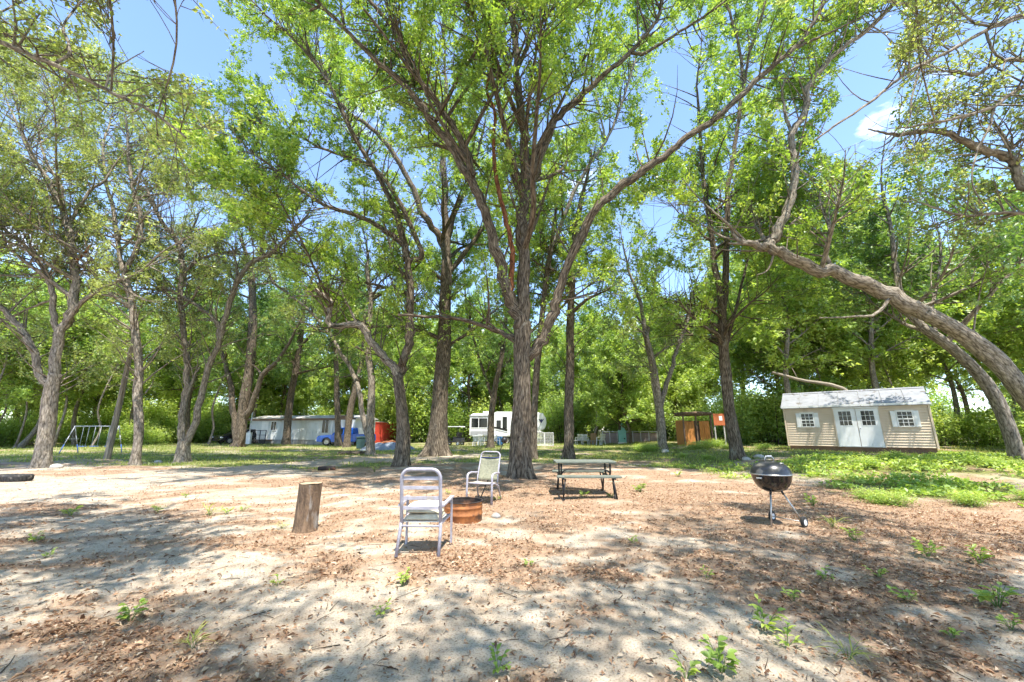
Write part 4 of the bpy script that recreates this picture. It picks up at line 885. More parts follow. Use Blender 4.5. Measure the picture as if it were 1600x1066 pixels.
for (p0, p1, z0, z1, nm) in ((423.5, 431, 1.55, 2.45, 'window'), (503.5, 513, 1.25, 2.6, 'window'), (524, 531, 1.1, 2.6, 'window'), (412, 416, 1.6, 2.35, 'door_window')):
    x0, x1 = hx(p0), hx(p1); f = MB()
    for (a_, b_, c_, d_) in ((x0 - .07, x0, z0 - .07, z1 + .07), (x1, x1 + .07, z0 - .07, z1 + .07), (x0, x1, z1, z1 + .07), (x0, x1, z0 - .07, z0), ((x0 + x1) / 2 - .02, (x0 + x1) / 2 + .02, z0, z1)): f.box(a_, b_, -.05, -.02, c_, d_)
    w_ = f.build('window', 'trim_white', home); MB().box(x0, x1, -.032, -.022, z0, z1).build('pane', 'glass_dark', w_)
x0, x1 = hx(408), hx(419); MB().box(x0, x1, -.045, -.021, .56, 2.55).box(x0 + .1, x1 - .1, -.06, -.046, .7, 1.4).build('door', 'trim_white', home)
for xx in (hx(518), hx(536)): MB().box(xx, xx + .12, -.06, -.02, .5, 2.68).build('corner_trim', 'trim_white', home)
MB().box(hx(532), hx(553), -.9, -.5, 2.62, 3.05).build('porch_gable', 'home_brown', home)
for px in (537, 543, 550): MB().box(hx(px), hx(px) + .75, -.86, -.8, .1, 2.6).build('porch_panel', 'trim_white', home)
st = thing('porch_steps', 'black railed entry steps at the left end of the white mobile home', 'steps', P(403, 698, 44.6) * np.array([1, 1, 0]) + np.array([0, 0, hb]), hrz)
MB().box(-.7, .8, 0, 1.2, .42, .5).build('landing', 'home_brown', st)
for k in range(3): MB().box(-1.0 - .28 * k, -.72 - .28 * k, .1, 1.1, .30 - .13 * k, .35 - .13 * k).build('tread', 'home_brown', st)
for (x_, zt) in ((-1.5, .95), (-.7, 1.5), (.05, 1.5), (.8, 1.5)): MB().bar((x_, 0, -.05), (x_, 0, zt), .06, .06).build('post', 'black_metal', st)
MB().bar((-1.55, 0, .95), (-.7, 0, 1.5), .07, .06).bar((-.7, 0, 1.5), (.85, 0, 1.5), .07, .06).build('handrail', 'black_metal', st)
MB().bar((-1.5, 0, .5), (-.7, 0, 1.0), .04, .04).bar((-.7, 0, 1.0), (.8, 0, 1.0), .04, .04).build('rail', 'black_metal', st)
MB().box(.1, .75, -.04, -.01, .0, .48).build('skirt', 'black_metal', st)
mt = thing('meter_post', 'pale electric meter post left of the mobile home steps', 'utility post', P(387, 698, 42) * np.array([1, 1, 0]) + np.array([0, 0, float(terrain(-28, 42))]))
MB().tube([(0, 0, -.2), (0, 0, 4.0)], .06).tube([(0, 0, 4.0), (-.1, 0, 4.15), (-.25, 0, 4.1)], .05).build('pipe', 'galvanised', mt); MB().box(-.3, .25, -.2, .1, .1, 1.25).build('box', 'rv_white', mt, bevel=.02); MB().lathe([(.001, 1.38), (.12, 1.36), (.14, 1.26), (.14, 1.2)], 12, (-.02, -.08, 0)).build('meter', 'galvanised', mt)

# ------------------------------------------------------------------ red container
A = P(556, 696, 46.0); B = P(621, 691, 57.0); crz = math.atan2(B[1] - A[1], B[0] - A[0]); L_ = float(np.hypot(B[0] - A[0], B[1] - A[1]))
con = thing('shipping_container', 'bright red corrugated steel container behind the blue pickup', 'container', (A[0], A[1], float(terrain(A[0], A[1]))), crz)
MB().box(0, L_, 0.03, 2.4, .15, 2.6).build('box_shell', 'red_steel', con); MB().box(-.05, L_ + .05, -.05, 2.45, 2.6, 2.68).build('roof', 'home_roof', con)
cp = MB()
for q in range(3): cp.prism([(q * .3 + .02, 0.03), (q * .3 + .08, -.03), (q * .3 + .2, -.03), (q * .3 + .26, 0.03)], .22, 2.52, 'z')
cp = cp.mesh('corrugated_panel')
for k in range(int(L_ / .9)): link('corrugated_panel', cp, 'red_steel', con, (.1 + k * .9, 0, 0))
MB().box(0, L_, -.05, 0.02, .1, .22).box(0, L_, -.05, .02, 2.5, 2.6).build('rail', 'red_steel', con)
for yy in (.2, 1.25): MB().box(-.06, -.002, yy, yy + 1.0, .25, 2.45).build('door', 'red_steel', con)
for yy in (.5, .9, 1.6, 2.0): MB().tube([(-.1, yy, .2), (-.1, yy, 2.5)], .025, 6).build('lock_rod', 'galvanised', con)

# ------------------------------------------------------------------ vehicles
def wheel(par, x, y, r, w, rimm='rim'):
    o = MB().lathe([(r * .62, -w / 2), (r * .9, -w / 2), (r, -w / 3), (r, w / 3), (r * .9, w / 2), (r * .62, w / 2), (r * .62, -w / 2)], 20, (0, 0, 0), 'y').build('wheel', 'rubber', par, (x, y, r))
    MB().lathe([(.001, -w * .42), (r * .2, -w * .44), (r * .3, -w * .30), (r * .55, -w * .34), (r * .62, -w * .46), (r * .62, w * .46), (.001, w * .4)], 16, (0, 0, 0), 'y').build('rim', rimm, o)
tp = P(493, 698, 41.0); tz = float(terrain(tp[0], tp[1]))
tr = thing('pickup_truck', 'bright blue pickup truck parked facing left before the mobile home', 'pickup truck', (tp[0], tp[1], tz), 0.04)
Wd = 1.9
def wellpoly(x, r): return [(x + r * math.cos(a), .38 + r * math.sin(a)) for a in np.linspace(math.pi, 0, 9)]
low = [(0.0, .45), (.02, .85), (.15, 1.0), (1.45, 1.12), (3.55, 1.12), (3.55, 1.15), (5.35, 1.13), (5.4, .5)] 
und = [(5.3, .42)] + list(reversed(wellpoly(4.35, .46))) + list(reversed(wellpoly(1.0, .46))) + [(.1, .42)]
MB().prism(low + und, 0, Wd, 'y').build('body', 'blue_paint', tr, bevel=.04)
cabp = [(1.45, 1.1), (2.05, 1.78), (2.3, 1.83), (3.3, 1.83), (3.5, 1.75), (3.58, 1.1)]
vs = [(x, .06 + (.14 if z > 1.5 else 0), z) for x, z in cabp] + [(x, Wd - .06 - (.14 if z > 1.5 else 0), z) for x, z in cabp]; nC = len(cabp)
MB().add(vs, [tuple(range(nC)), tuple(reversed(range(nC, 2 * nC)))] + [(k, nC + k, nC + (k + 1) % nC, (k + 1) % nC) for k in range(nC)]).build('cab', 'blue_paint', tr, bevel=.03)
for pl in ([(1.72, 1.16), (2.12, 1.70), (2.55, 1.74), (2.55, 1.16)], [(2.63, 1.16), (2.63, 1.74), (3.28, 1.74), (3.42, 1.16)]):
    yy = lambda z: .06 + .14 * (z - 1.1) / .7 - .012
    b_ = MB().add([(x, yy(z), z) for x, z in pl] + [(x, yy(z) + .01, z) for x, z in pl], [(0, 1, 2, 3), (7, 6, 5, 4)] + [(k, 4 + k, 4 + (k + 1) % 4, (k + 1) % 4) for k in range(4)]); b_.build('side_window', 'glass_dark', tr)
MB().add([(1.50, .2, 1.15), (2.03, .26, 1.74), (2.03, Wd - .26, 1.74), (1.50, Wd - .2, 1.15), (1.52, .2, 1.14), (2.05, .26, 1.73), (2.05, Wd - .26, 1.73), (1.52, Wd - .2, 1.14)], [(0, 1, 2, 3), (7, 6, 5, 4), (0, 4, 5, 1), (1, 5, 6, 2), (2, 6, 7, 3), (3, 7, 4, 0)]).build('windscreen', 'glass_dark', tr)
MB().box(3.7, 5.3, .09, Wd - .09, 1.1, 1.16).build('bed_cover', 'black_metal', tr)
MB().box(-.1, .1, .05, Wd - .05, .42, .62).build('bumper', 'chrome', tr, bevel=.03); MB().box(-.015, .02, .45, Wd - .45, .66, .86).build('grille', 'black_metal', tr)
for yy in (.02, Wd - .4): MB().box(-.02, .22, yy, yy + .38, .72, .92).build('headlight', 'lamp_glass', tr, bevel=.03)
MB().box(1.9, 2.1, -.2, .03, 1.16, 1.34).build('mirror', 'black_metal', tr, bevel=.03); MB().box(2.58, 2.6, -.006, .02, .5, 1.1).box(3.5, 3.52, -.006, .02, .5, 1.1).build('door_seam', 'black_metal', tr); MB().box(3.3, 3.46, -.025, .0, .98, 1.02).build('door_handle', 'black_metal', tr)
for xx in (1.0, 4.35):
    for yy in (.12, Wd - .12): wheel(tr, xx, yy, .39, .25)
def small_car(name, label, loc, rz, paint, s=1.0):
    c = thing(name, label, 'car', loc, rz); Wc = 1.85
    pr = [(0, .4), (.02, .75), (.2, .86), (1.1, .98), (4.3, 1.0), (4.45, .9), (4.45, .42), (4.2, .3)] + [(3.5 + .38 * math.cos(a), .33 + .38 * math.sin(a)) for a in np.linspace(0, math.pi, 8)] + [(.9 + .38 * math.cos(a), .33 + .38 * math.sin(a)) for a in np.linspace(0, math.pi, 8)] + [(.1, .3)]
    MB().prism(pr, -Wc / 2, Wc / 2, 'y').build('body', paint, c, bevel=.05)
    cp_ = [(1.0, .97), (1.75, 1.5), (2.1, 1.58), (3.7, 1.56), (4.25, 1.0)]; n5 = 5
    vs = [(x, -Wc / 2 + .06 + (.18 if z > 1.2 else 0), z) for x, z in cp_] + [(x, Wc / 2 - .06 - (.18 if z > 1.2 else 0), z) for x, z in cp_]
    MB().add(vs, [tuple(range(n5)), tuple(reversed(range(n5, 10)))] + [(k, n5 + k, n5 + (k + 1) % n5, (k + 1) % n5) for k in range(n5)]).build('cabin', paint, c, bevel=.04)
    MB().add([(1.06, -.72, 1.02), (1.72, -.6, 1.47), (1.72, .6, 1.47), (1.06, .72, 1.02)], [(0, 1, 2, 3)]).build('windscreen', 'glass_dark', c, (-.012, 0, .012))
    for sg in (-1, 1):
        yb = lambda z: sg * (Wc / 2 - .06 - .18 * max(0, (z - .97) / .55) + .012)
        MB().add([(x, yb(z), z) for x, z in ((1.35, 1.03), (1.9, 1.45), (3.6, 1.45), (3.95, 1.03))], [(0, 1, 2, 3)]).build('side_window', 'glass_dark', c)
        MB().box(-.02, .2, sg * .82 - .14, sg * .82 + .1 if sg < 0 else sg * .82 + .1, .62, .76).build('headlight', 'lamp_glass', c, bevel=.03)
        for xx in (.9, 3.5): wheel(c, xx, sg * (Wc / 2 - .1), .33, .2)
    MB().box(-.03, .02, -.5, .5, .5, .66).build('grille', 'black_metal', c); MB().box(-.06, .1, -.8, .8, .34, .46).build('bumper', 'black_metal', c, bevel=.02)
    c.scale = (s, s, s); return c
q = P(336, 697, 43.0); small_car('parked_car', 'dark blue-black car parked under the trees left of the mobile home', (q[0], q[1], float(terrain(q[0], q[1]))), math.radians(62), 'black_paint', .98)
q = P(357, 696, 47.5); small_car('parked_car', 'tan car half hidden behind the dark car', (q[0], q[1], float(terrain(q[0], q[1]))), math.radians(40), 'tan_paint', .95)

# ------------------------------------------------------------------ camper (fifth wheel)
q = P(733, 694, 45.0); rv = thing('camper_trailer', 'white fifth-wheel camper trailer with raised rounded nose and slide-out', 'camper', (q[0], q[1], float(terrain(q[0], q[1]))), 0.03)
LR = (850 - 733) / F_PX * 46
prof = [(.0, .85), (6.2, .85), (6.35, 1.35), (LR - .75, 1.5), (LR - .2, 1.75), (LR, 2.3), (LR - .05, 2.9), (LR - .4, 3.45), (LR - 1.2, 3.62), (3.0, 3.62), (2.6, 3.45), (.3, 3.42), (.0, 3.25)]
MB().prism(prof, .9, 3.3, 'y').build('body', 'rv_white', rv, bevel=.06)
MB().box(.0, 2.25, .0, 1.0, 1.0, 3.1).build('slide_out', 'rv_white', rv, bevel=.03); MB().box(-.1, 2.35, -.1, .95, 3.1, 3.17).build('slide_awning', 'rv_grey', rv)
w_ = MB().box(.12, .20, -.03, -.003, 1.75, 2.95).box(1.98, 2.08, -.03, -.003, 1.75, 2.95).box(.2, 1.98, -.03, -.003, 2.86, 2.95).box(.2, 1.98, -.03, -.003, 1.75, 1.83).box(.98, 1.05, -.03, -.003, 1.83, 2.86).build('picture_window', 'trim_white', rv)
for x0, x1 in ((.2, .98), (1.05, 1.98)): MB().box(x0, x1, -.015, -.004, 1.83, 2.86).build('pane', 'glass_dark', w_)
MB().box(.1, 2.15, -.012, -.002, 1.05, 1.45).build('lower_panel', 'rv_grey', rv)
for (x0, x1, z0, z1) in ((3.05, 3.45, 1.9, 2.6), (3.75, 4.15, 1.75, 3.0), (4.9, 5.5, 1.95, 2.7)):
    w_ = MB().box(x0 - .05, x1 + .05, .87, .899, z0 - .05, z1 + .05).build('window', 'black_metal', rv, bevel=.01); MB().box(x0, x1, .855, .868, z0, z1).build('pane', 'glass_dark', w_)
MB().box(4.25, 4.9, .875, .899, 1.0, 2.95).build('door', 'rv_white', rv, bevel=.02)
sw = []
for k in range(13):
    t_ = k / 12; sw.append((2.3 + 3.6 * t_, 1.98 - .2 * t_ - .8 * t_ ** 2))
MB().prism(sw + [(x, z - .16 - .06 * math.sin(i / 12 * 3.14)) for i, (x, z) in reversed(list(enumerate(sw)))], .88, .898, 'y').build('stripe', 'black_metal', rv)
MB().prism([(x, z - .32) for x, z in sw[2:]] + [(x, z - .42) for x, z in reversed(sw[2:])], .88, .898, 'y').build('stripe', 'rv_grey', rv)
ex, ez = LR - .62, 2.62
MB().prism([(ex - .32, ez + .22), (ex - .1, ez + .1), (ex, ez + .2), (ex + .1, ez + .1), (ex + .32, ez + .22), (ex + .16, ez - .06), (ex, ez - .3), (ex - .16, ez - .06)], .88, .897, 'y').build('emblem', 'navy', rv)
for xx in (3.2, 4.15): wheel(rv, xx, .98, .38, .24)
for xx in (.6, 6.0): MB().bar((xx, 1.1, 0), (xx, 1.1, .9), .1, .1).build('jack_leg', 'black_metal', rv)
MB().box(1.4, 2.4, 1.6, 2.5, 3.45, 3.7).build('roof_unit', 'rv_white', rv, bevel=.04)

# ------------------------------------------------------------------ golf cart
q = P(709, 694, 43.0); gc = thing('golf_cart', 'black golf cart with pale roof beside the wide oak trunk', 'golf cart', (q[0], q[1], float(terrain(q[0], q[1]))), -.35)
MB().prism([(-1.1, .3), (-1.15, .75), (-.7, .85), (-.55, .5), (.1, .45), (.15, .75), (1.0, .8), (1.1, .35)], -.55, .55, 'y').build('body', 'black_paint', gc, bevel=.05)
MB().prism([(-1.25, 1.9), (-1.1, 1.97), (.9, 1.98), (1.05, 1.9)], -.6, .6, 'y').build('roof', 'rv_white', gc, bevel=.02)
for xx, x2 in ((-.95, -.8), (.85, .8)):
    for yy in (-.5, .5): MB().bar((xx, yy, .75), (x2, yy, 1.92), .04, .04).build('roof_post', 'black_metal', gc)
MB().box(.1, .6, -.5, .5, .75, .9).box(.55, .7, -.5, .5, .88, 1.35).build('seat', 'black_metal', gc, bevel=.03)
MB().tube([(-.6, -.2, .8), (-.35, -.2, 1.1)], .025).lathe([(.15, -.015), (.18, 0), (.15, .015)], 14, (-.35, -.2, 1.12)).build('steering_wheel', 'black_metal', gc)
for xx in (-.75, .75):
    for yy in (-.5, .5): wheel(gc, xx, yy, .23, .18, 'chrome')

# ------------------------------------------------------------------ white garden chairs
def plastic_chair():
    c = thing('garden_chair', '', 'chair', (0, 0, 0), 0, 'white plastic chairs on the lawn')
    MB().box(-.24, .24, -.22, .22, .40, .43).build('seat', 'plastic_white', c, bevel=.01)
    bk_ = MB()
    for k in range(5): bk_.bar((-.2 + .1 * k, .22, .42), (-.2 + .1 * k, .34, .86), .05, .015)
    bk_.bar((-.26, .345, .88), (.26, .345, .88), .03, .08).build('backrest', 'plastic_white', c)
    for sx in (-1, 1):
        MB().bar((sx * .25, -.2, .64), (sx * .25, .3, .66), .06, .03).build('armrest', 'plastic_white', c)
        for sy in (-1, 1): MB().bar((sx * .28, sy * .24, 0), (sx * .24, sy * .2, .64 if sy < 0 else .45), .05, .05).build('leg', 'plastic_white', c)
    return c
pc0 = plastic_chair(); chairs = [(745, 694, 40, 2.8, 'white plastic chair left of the small tree before the camper'), (758, 693, 41, 3.5, 'white plastic chair under the camper slide-out'), (775, 693, 41.5, .4, 'white plastic chair beside the blue barrel'), (752, 692, 43.5, 2.9, 'white plastic chair at the camper wall, behind the other chairs'),
      (905, 691, 41, 3.3, 'white plastic chair on the lawn, first right of the straight trunk'), (915, 691, 41.5, 2.7, 'white plastic chair on the lawn, second right of the straight trunk'), (939, 694, 39, 3.6, 'white plastic chair right of the brown plywood panel')]
for i, (px, py, Y, rz, lab) in enumerate(chairs):
    o = pc0 if i == 0 else copy_tree(pc0); q = P(px, py, Y); o.location = (q[0], q[1], float(terrain(q[0], q[1]))); o.rotation_euler = (0, 0, rz); o.scale = (1.15, 1.15, 1.15); o['label'] = lab
def ground_at(px, py, Y): q = P(px, py, Y); return (q[0], q[1], float(terrain(q[0], q[1])))
bb = thing('plastic_barrel', 'blue plastic barrel in front of the camper', 'barrel', ground_at(781, 694, 42)); MB().lathe([(.001, 0), (.26, 0), (.29, .08), (.30, .3), (.28, .32), (.30, .34), (.30, .56), (.28, .58), (.30, .6), (.29, .82), (.26, .88), (.001, .88)], 18).build('drum', 'plastic_blue', bb); MB().lathe([(.29, .86), (.30, .9), (.001, .93)], 18).build('lid', 'plastic_white', bb)
# low bench in front of the chairs
be = thing('garden_bench', 'low grey slatted bench beside the white lawn chairs', 'bench', ground_at(897, 692, 40.5), .05)
for k in range(3): MB().box(-.3, 2.1, k * .13, k * .13 + .11, .42, .46).build('slat', 'home_skirt', be)
for xx in (-.1, .9, 1.9): MB().box(xx, xx + .07, .02, .34, 0, .42).build('leg', 'home_skirt', be)
# plywood, panel fence, teal door
pw_ = thing('plywood_panel', 'upright brown plywood sheet beside the white lawn chairs', 'panel', ground_at(928, 692, 41.8), .05); MB().box(-.32, .32, -.02, .02, 0, 1.15).build('sheet', 'plywood', pw_); MB().bar((.1, .02, 1.0), (.1, .5, 0), .05, .05).build('prop', 'plywood', pw_)
fa = P(942, 693, 42); fb_ = P(1028, 694, 39); frz = math.atan2(fb_[1] - fa[1], fb_[0] - fa[0]); fl = float(np.hypot(fb_[0] - fa[0], fb_[1] - fa[1]))
fn = thing('panel_fence', 'low mauve panel fence with metal top rail on the lawn', 'fence', (fa[0], fa[1], float(terrain(fa[0], fa[1]))), frz)
npn = 7; pwf = fl / npn; pmf = MB().box(.04, pwf - .04, 0, .03, .05, 1.12).box(.1, pwf * .5 - .02, -.015, 0, .12, 1.05).box(pwf * .5 + .02, pwf - .1, -.015, 0, .12, 1.05).mesh('panel'); pmp = MB().box(-.03, .03, -.03, .06, 0, 1.22).mesh('post')
for k in range(npn): link('panel', pmf, 'mauve', fn, (k * pwf, 0, 0))
for k in range(npn + 1): link('post', pmp, 'galvanised', fn, (k * pwf, 0, 0))
MB().bar((-.05, .015, 1.24), (fl + .05, .015, 1.24), .12, .04).build('top_rail', 'rv_white', fn)
td = thing('teal_panel', 'tall teal painted panel standing against the mauve fence', 'panel', ground_at(973, 694, 39.6), .02); MB().box(-.38, .38, -.03, .03, 0.1, 1.25).build('board', 'teal', td); MB().box(-.42, .42, -.05, .05, -.02, .12).build('foot', 'rv_white', td); MB().box(-.05, .3, -.02, .02, 1.25, 1.95).build('upper_board', 'teal', td); MB().lathe([(.001, -.06), (.07, -.06), (.07, -.03)], 12, (.2, 0, .45), 'y').build('hole_ring', 'black_metal', td)
# wire kennel
kn = thing('wire_kennel', 'white wire kennel panels right of the central oak', 'kennel', ground_at(838, 697, 39), -.06); KW = 1.65
for (a, b_, nm) in (((0, 0), (KW, 0), 'front'), ((0, 1.4), (KW, 1.4), 'back'), ((0, 0), (0, 1.4), 'left'), ((KW, 0), (KW, 1.4), 'right')):
    f = MB(); a3 = Vector((a[0], a[1], 0)); b3 = Vector((b_[0], b_[1], 0))
    for z in (.05, 1.2): f.bar(a3 + Vector((0, 0, z)), b3 + Vector((0, 0, z)), .05, .05)
    for t_ in (0, .5, 1): p = a3.lerp(b3, t_); f.bar(p, p + Vector((0, 0, 1.25)), .05, .05)
    fo = f.build('panel_frame', 'rv_white', kn); wv = MB()
    for k in range(1, 12): p = a3.lerp(b3, k / 12); wv.bar(p + Vector((0, 0, .05)), p + Vector((0, 0, 1.2)), .01, .01)
    for k in range(1, 8): wv.bar(a3 + Vector((0, 0, .05 + k * .145)), b3 + Vector((0, 0, .05 + k * .145)), .01, .01)
    wv.build('wire_mesh', 'rv_white', fo)

# ------------------------------------------------------------------ wooden shack and sign
q = ground_at(1069, 699, 29.5); sh = thing('wooden_shack', 'orange plank shack with log-edged roof half hidden by bushes', 'shack', q, -.05)
xw = lambda px: (px - 1069) / F_PX * 29.5
for k in range(4): x0 = xw(1072) + k * .18; MB().box(x0, x0 + .17, -.02 - .006 * (k % 2), .02, .0, 1.75 - .03 * (k % 3)).build('plank', 'orange_wood', sh)
for k in range(4): x0 = xw(1094) + k * .18; MB().add([(x0, -.1, 0), (x0 + .17, -.1, 0), (x0 + .17, -.06, 0), (x0, -.06, 0), (x0 + .0, -.1, 1.75), (x0 + .17, -.1, 1.72), (x0 + .17, -.06, 1.72), (x0, -.06, 1.75)], [(3, 2, 1, 0), (4, 5, 6, 7), (0, 1, 5, 4), (1, 2, 6, 5), (2, 3, 7, 6), (3, 0, 4, 7)]).build('plank', 'orange_wood', sh)
for k in range(8): y0 = .05 + k * .2; MB().box(xw(1072) - .03, xw(1072), y0, y0 + .19, 0, 1.8).build('plank', 'orange_wood', sh)
for k in range(9): x0 = xw(1072) + k * .2; MB().box(x0, x0 + .19, 1.7, 1.73, 0, 1.8).build('plank', 'home_brown', sh)
MB().box(xw(1070), xw(1112), -.25, 1.9, 2.15, 2.2).build('roof', 'home_brown', sh)
for k in range(4): MB().tube([(xw(1068), -.3 + k * .5, 2.28), (xw(1092), -.3 + k * .5, 2.32), (xw(1114), -.28 + k * .5, 2.26)], [.10, .11, .09], 9).build('roof_log', 'stump_bark', sh)
for xx in (xw(1071), xw(1090), xw(1112)): MB().bar((xx, -.05, 0), (xx, -.05, 2.15), .09, .09).build('post', 'home_brown', sh)
q = ground_at(1129, 700, 28.0); sg = thing('sign_board', 'red-brown board with pale paper square beside the orange shack', 'sign', q, .05)
MB().box(-.42, .42, -.02, .02, 1.35, 2.15).build('board', 'sign_red', sg); MB().box(-.02, .2, -.028, -.021, 1.68, 1.98).build('paper', 'rv_white', sg)
for xx in (-.36, .3): MB().bar((xx, .05, 0), (xx, .05, 2.1), .08, .06).build('post', 'home_skirt', sg)

# ------------------------------------------------------------------ swing set, utility pole, tyres
q = ground_at(94, 708, 25.6); ss = thing('swing_set', 'white and blue metal swing set on the grass at the left', 'swing set', q, .02); SW = (176 - 96) / F_PX * 25.6 * .84; SH = 1.7
MB().tube([(-.05, .5, SH), (SW + .05, .5, SH)], .024).build('top_bar', 'galvanised', ss)
for xx in (0, SW):
    for yy in (-.1, 1.1):
        MB().tube([(xx, .5 + (yy - .5) * .35, SH - .6), (xx, .5, SH)], .024).tube([(xx, yy - (yy - .5) * .35, .55), (xx, .5 + (yy - .5) * .33, SH - .58)], .024).build('leg', 'galvanised', ss); MB().tube([(xx, yy, -.1), (xx, yy - (yy - .5) * .35, .57)], .027).build('leg_sleeve', 'paint_blue', ss)
    MB().bar((xx, .1, .9), (xx, .9, .9), .03, .03).build('cross_brace', 'galvanised', ss)
for xx in (.75, 1.5, 2.4):
    s0 = MB().box(xx - .2, xx + .2, .4, .6, .42, .46).build('swing_seat', 'paint_blue', ss)
    for d_ in (-.18, .18): MB().tube([(xx + d_, .5, .45), (xx + d_, .5, SH)], .012, 5).build('chain', 'galvanised', s0)
q = G(167, 718); up_ = thing('utility_pole', 'bare tan wooden utility pole between the live oaks', 'pole', q); HT = float(P(200, 524, q[1])[2] - q[2])
hp = catmull([(0, 0, -.2), (.02, 0, HT * .5), (.0, 0, HT)], 6); link('pole', limb_mesh('pole', hp, np.linspace(.15, .105, len(hp)), 12, knobs=.03), 'bark_wood', up_)
MB().bar((-.35, -.02, HT - .35), (.35, -.02, HT - .35), .07, .09).build('crossarm', 'home_brown', up_)
for xx in (-.28, .28): MB().lathe([(.03, 0), (.05, .03), (.03, .06), (.05, .09), (.001, .12)], 10, (xx, -.02, HT - .3)).build('insulator', 'lamp_glass', up_)
for px, lab in ((2, 'worn grey tyre lying at the left edge, farther left of two'), (27, 'worn grey tyre lying at the left edge, nearer the live oak')):
    q = G(px, 752); r_ = .36
    ty = thing('old_tyre', lab, 'tyre', (q[0], q[1], q[2] + .0), 0, 'tyres at the left edge'); ty.scale = (.82, .82, .9)
    MB().lathe([(.2, .02), (.25, -.02), (.33, -.02), (.36, .05), (.36, .15), (.33, .2), (.25, .2), (.2, .17), (.19, .1), (.2, .02)], 28).build('casing', 'rubber', ty)
    tread = MB()
    for k in range(24): a = k * 6.283 / 24; tread.bar((math.cos(a) * .36, math.sin(a) * .36, .03), (math.cos(a + .06) * .36, math.sin(a + .06) * .36, .17), .04, .015, up=(math.cos(a), math.sin(a), 0))
    tread.build('tread', 'rubber', ty)

# ------------------------------------------------------------------ junk by the container
q = ground_at(607, 702, 33); tpn = thing('crumpled_tarp', 'crumpled grey tarp heap below the red container', 'tarp', q)
n_ = 26; u = np.linspace(-1, 1, n_); UX, UY = np.meshgrid(u, u); hh = np.clip(1 - (UX ** 2 + UY ** 2), 0, 1) ** .6 * (.3 + .5 * fbm(UX * 3 + 5, UY * 3, 4)); vv = np.stack([UX * 2.2 + .2 * (fbm(UX * 4, UY * 4) - .5), UY * 1.0, hh - .02], 2).reshape(-1, 3)
ii = np.arange(n_ * n_).reshape(n_, n_); ff = np.stack([ii[:-1, :-1], ii[:-1, 1:], ii[1:, 1:], ii[1:, :-1]], 2).reshape(-1, 4); link('sheet', np_mesh('sheet', vv, ff), 'tarp', tpn)
for k, (px, lab) in enumerate(((597, 'rusty orange log on the scrap pile by the container, left'), (604, 'rusty orange log on the scrap pile by the container, middle'), (612, 'rusty orange log on the scrap pile by the container, right'))):
    q = ground_at(px, 695, 38); lg = thing('scrap_log', lab, 'log', q, .3 + k * .5, 'scrap pile logs'); pp = catmull([(-.8, 0, .2), (0, .05, .35 + .1 * k), (.8, -.05, .3)], 4); link('bark', limb_mesh('bark', pp, np.linspace(.17, .13, len(pp)), 9), 'bark_red', lg); MB().lathe([(.001, 0), (.16, 0), (.17, .03)], 10, (-.82, 0, .2), 'x').build('cut_end', 'cut_wood', lg)
q = ground_at(563, 703, 33.5); gcb = thing('covered_bin', 'dark green wheeled bin behind the blue pickup', 'bin', q, .3); MB().prism([(-.3, .1), (-.36, .95), (.36, .95), (.3, .1)], -.32, .32, 'y').build('tub', 'dark_green', gcb, bevel=.03); MB().prism([(-.4, .95), (-.38, 1.03), (.1, 1.1), (.4, 1.02), (.4, .95)], -.36, .36, 'y').build('lid', 'dark_green', gcb, bevel=.02)
for yy in (-.3, .3): wheel(gcb, .3, yy, .12, .06)
q = G(552, 711); lg = thing('fallen_log', 'dark mossy log lying beside the sandy track', 'log', q, .25); pp = catmull([(-.9, 0, .08), (-.2, .1, .12), (.5, .0, .12), (1.0, .12, .08)], 4); link('bark', limb_mesh('bark', pp, np.linspace(.15, .1, len(pp)), 9), 'bark_dark', lg); MB().lathe([(.001, 0), (.13, 0), (.14, .04)], 10, (-.93, 0, .08), 'x').build('cut_end', 'cut_wood', lg)
q = G(510, 735); lg = thing('fallen_log', 'short charred log on the sandy track', 'log', q, .1); pp = catmull([(-.28, 0, .06), (0, .02, .07), (.3, .0, .06)], 4); link('bark', limb_mesh('bark', pp, np.linspace(.09, .08, len(pp)), 9), 'soot', lg); MB().lathe([(.001, 0), (.08, 0), (.085, .03)], 10, (-.3, 0, .06), 'x').build('cut_end', 'soot', lg)
a3, b3 = P(1247, 593, 26), P(1330, 616, 25.0); lg = thing('leaning_log', 'pale dead trunk leaning down behind the shed roof', 'dead trunk', (b3[0], b3[1], float(terrain(b3[0], b3[1])))); o3 = np.array(lg.location); d3 = (b3 - a3) / np.linalg.norm(b3 - a3); e3 = np.array([b3[0] + .9, b3[1] + .7, o3[2] - .1]); pp = catmull([a3 - d3 * 1.5 - o3, a3 - o3, b3 - o3, e3 - o3], 5); link('trunk', limb_mesh('trunk', pp, np.linspace(.08, .14, len(pp)), 9), 'bark_wood', lg); MB().tube([a3 - o3, a3 - o3 + np.array([-.3, 0, .8])], [.04, .015], 6).build('branch_stub', 'bark_wood', lg)

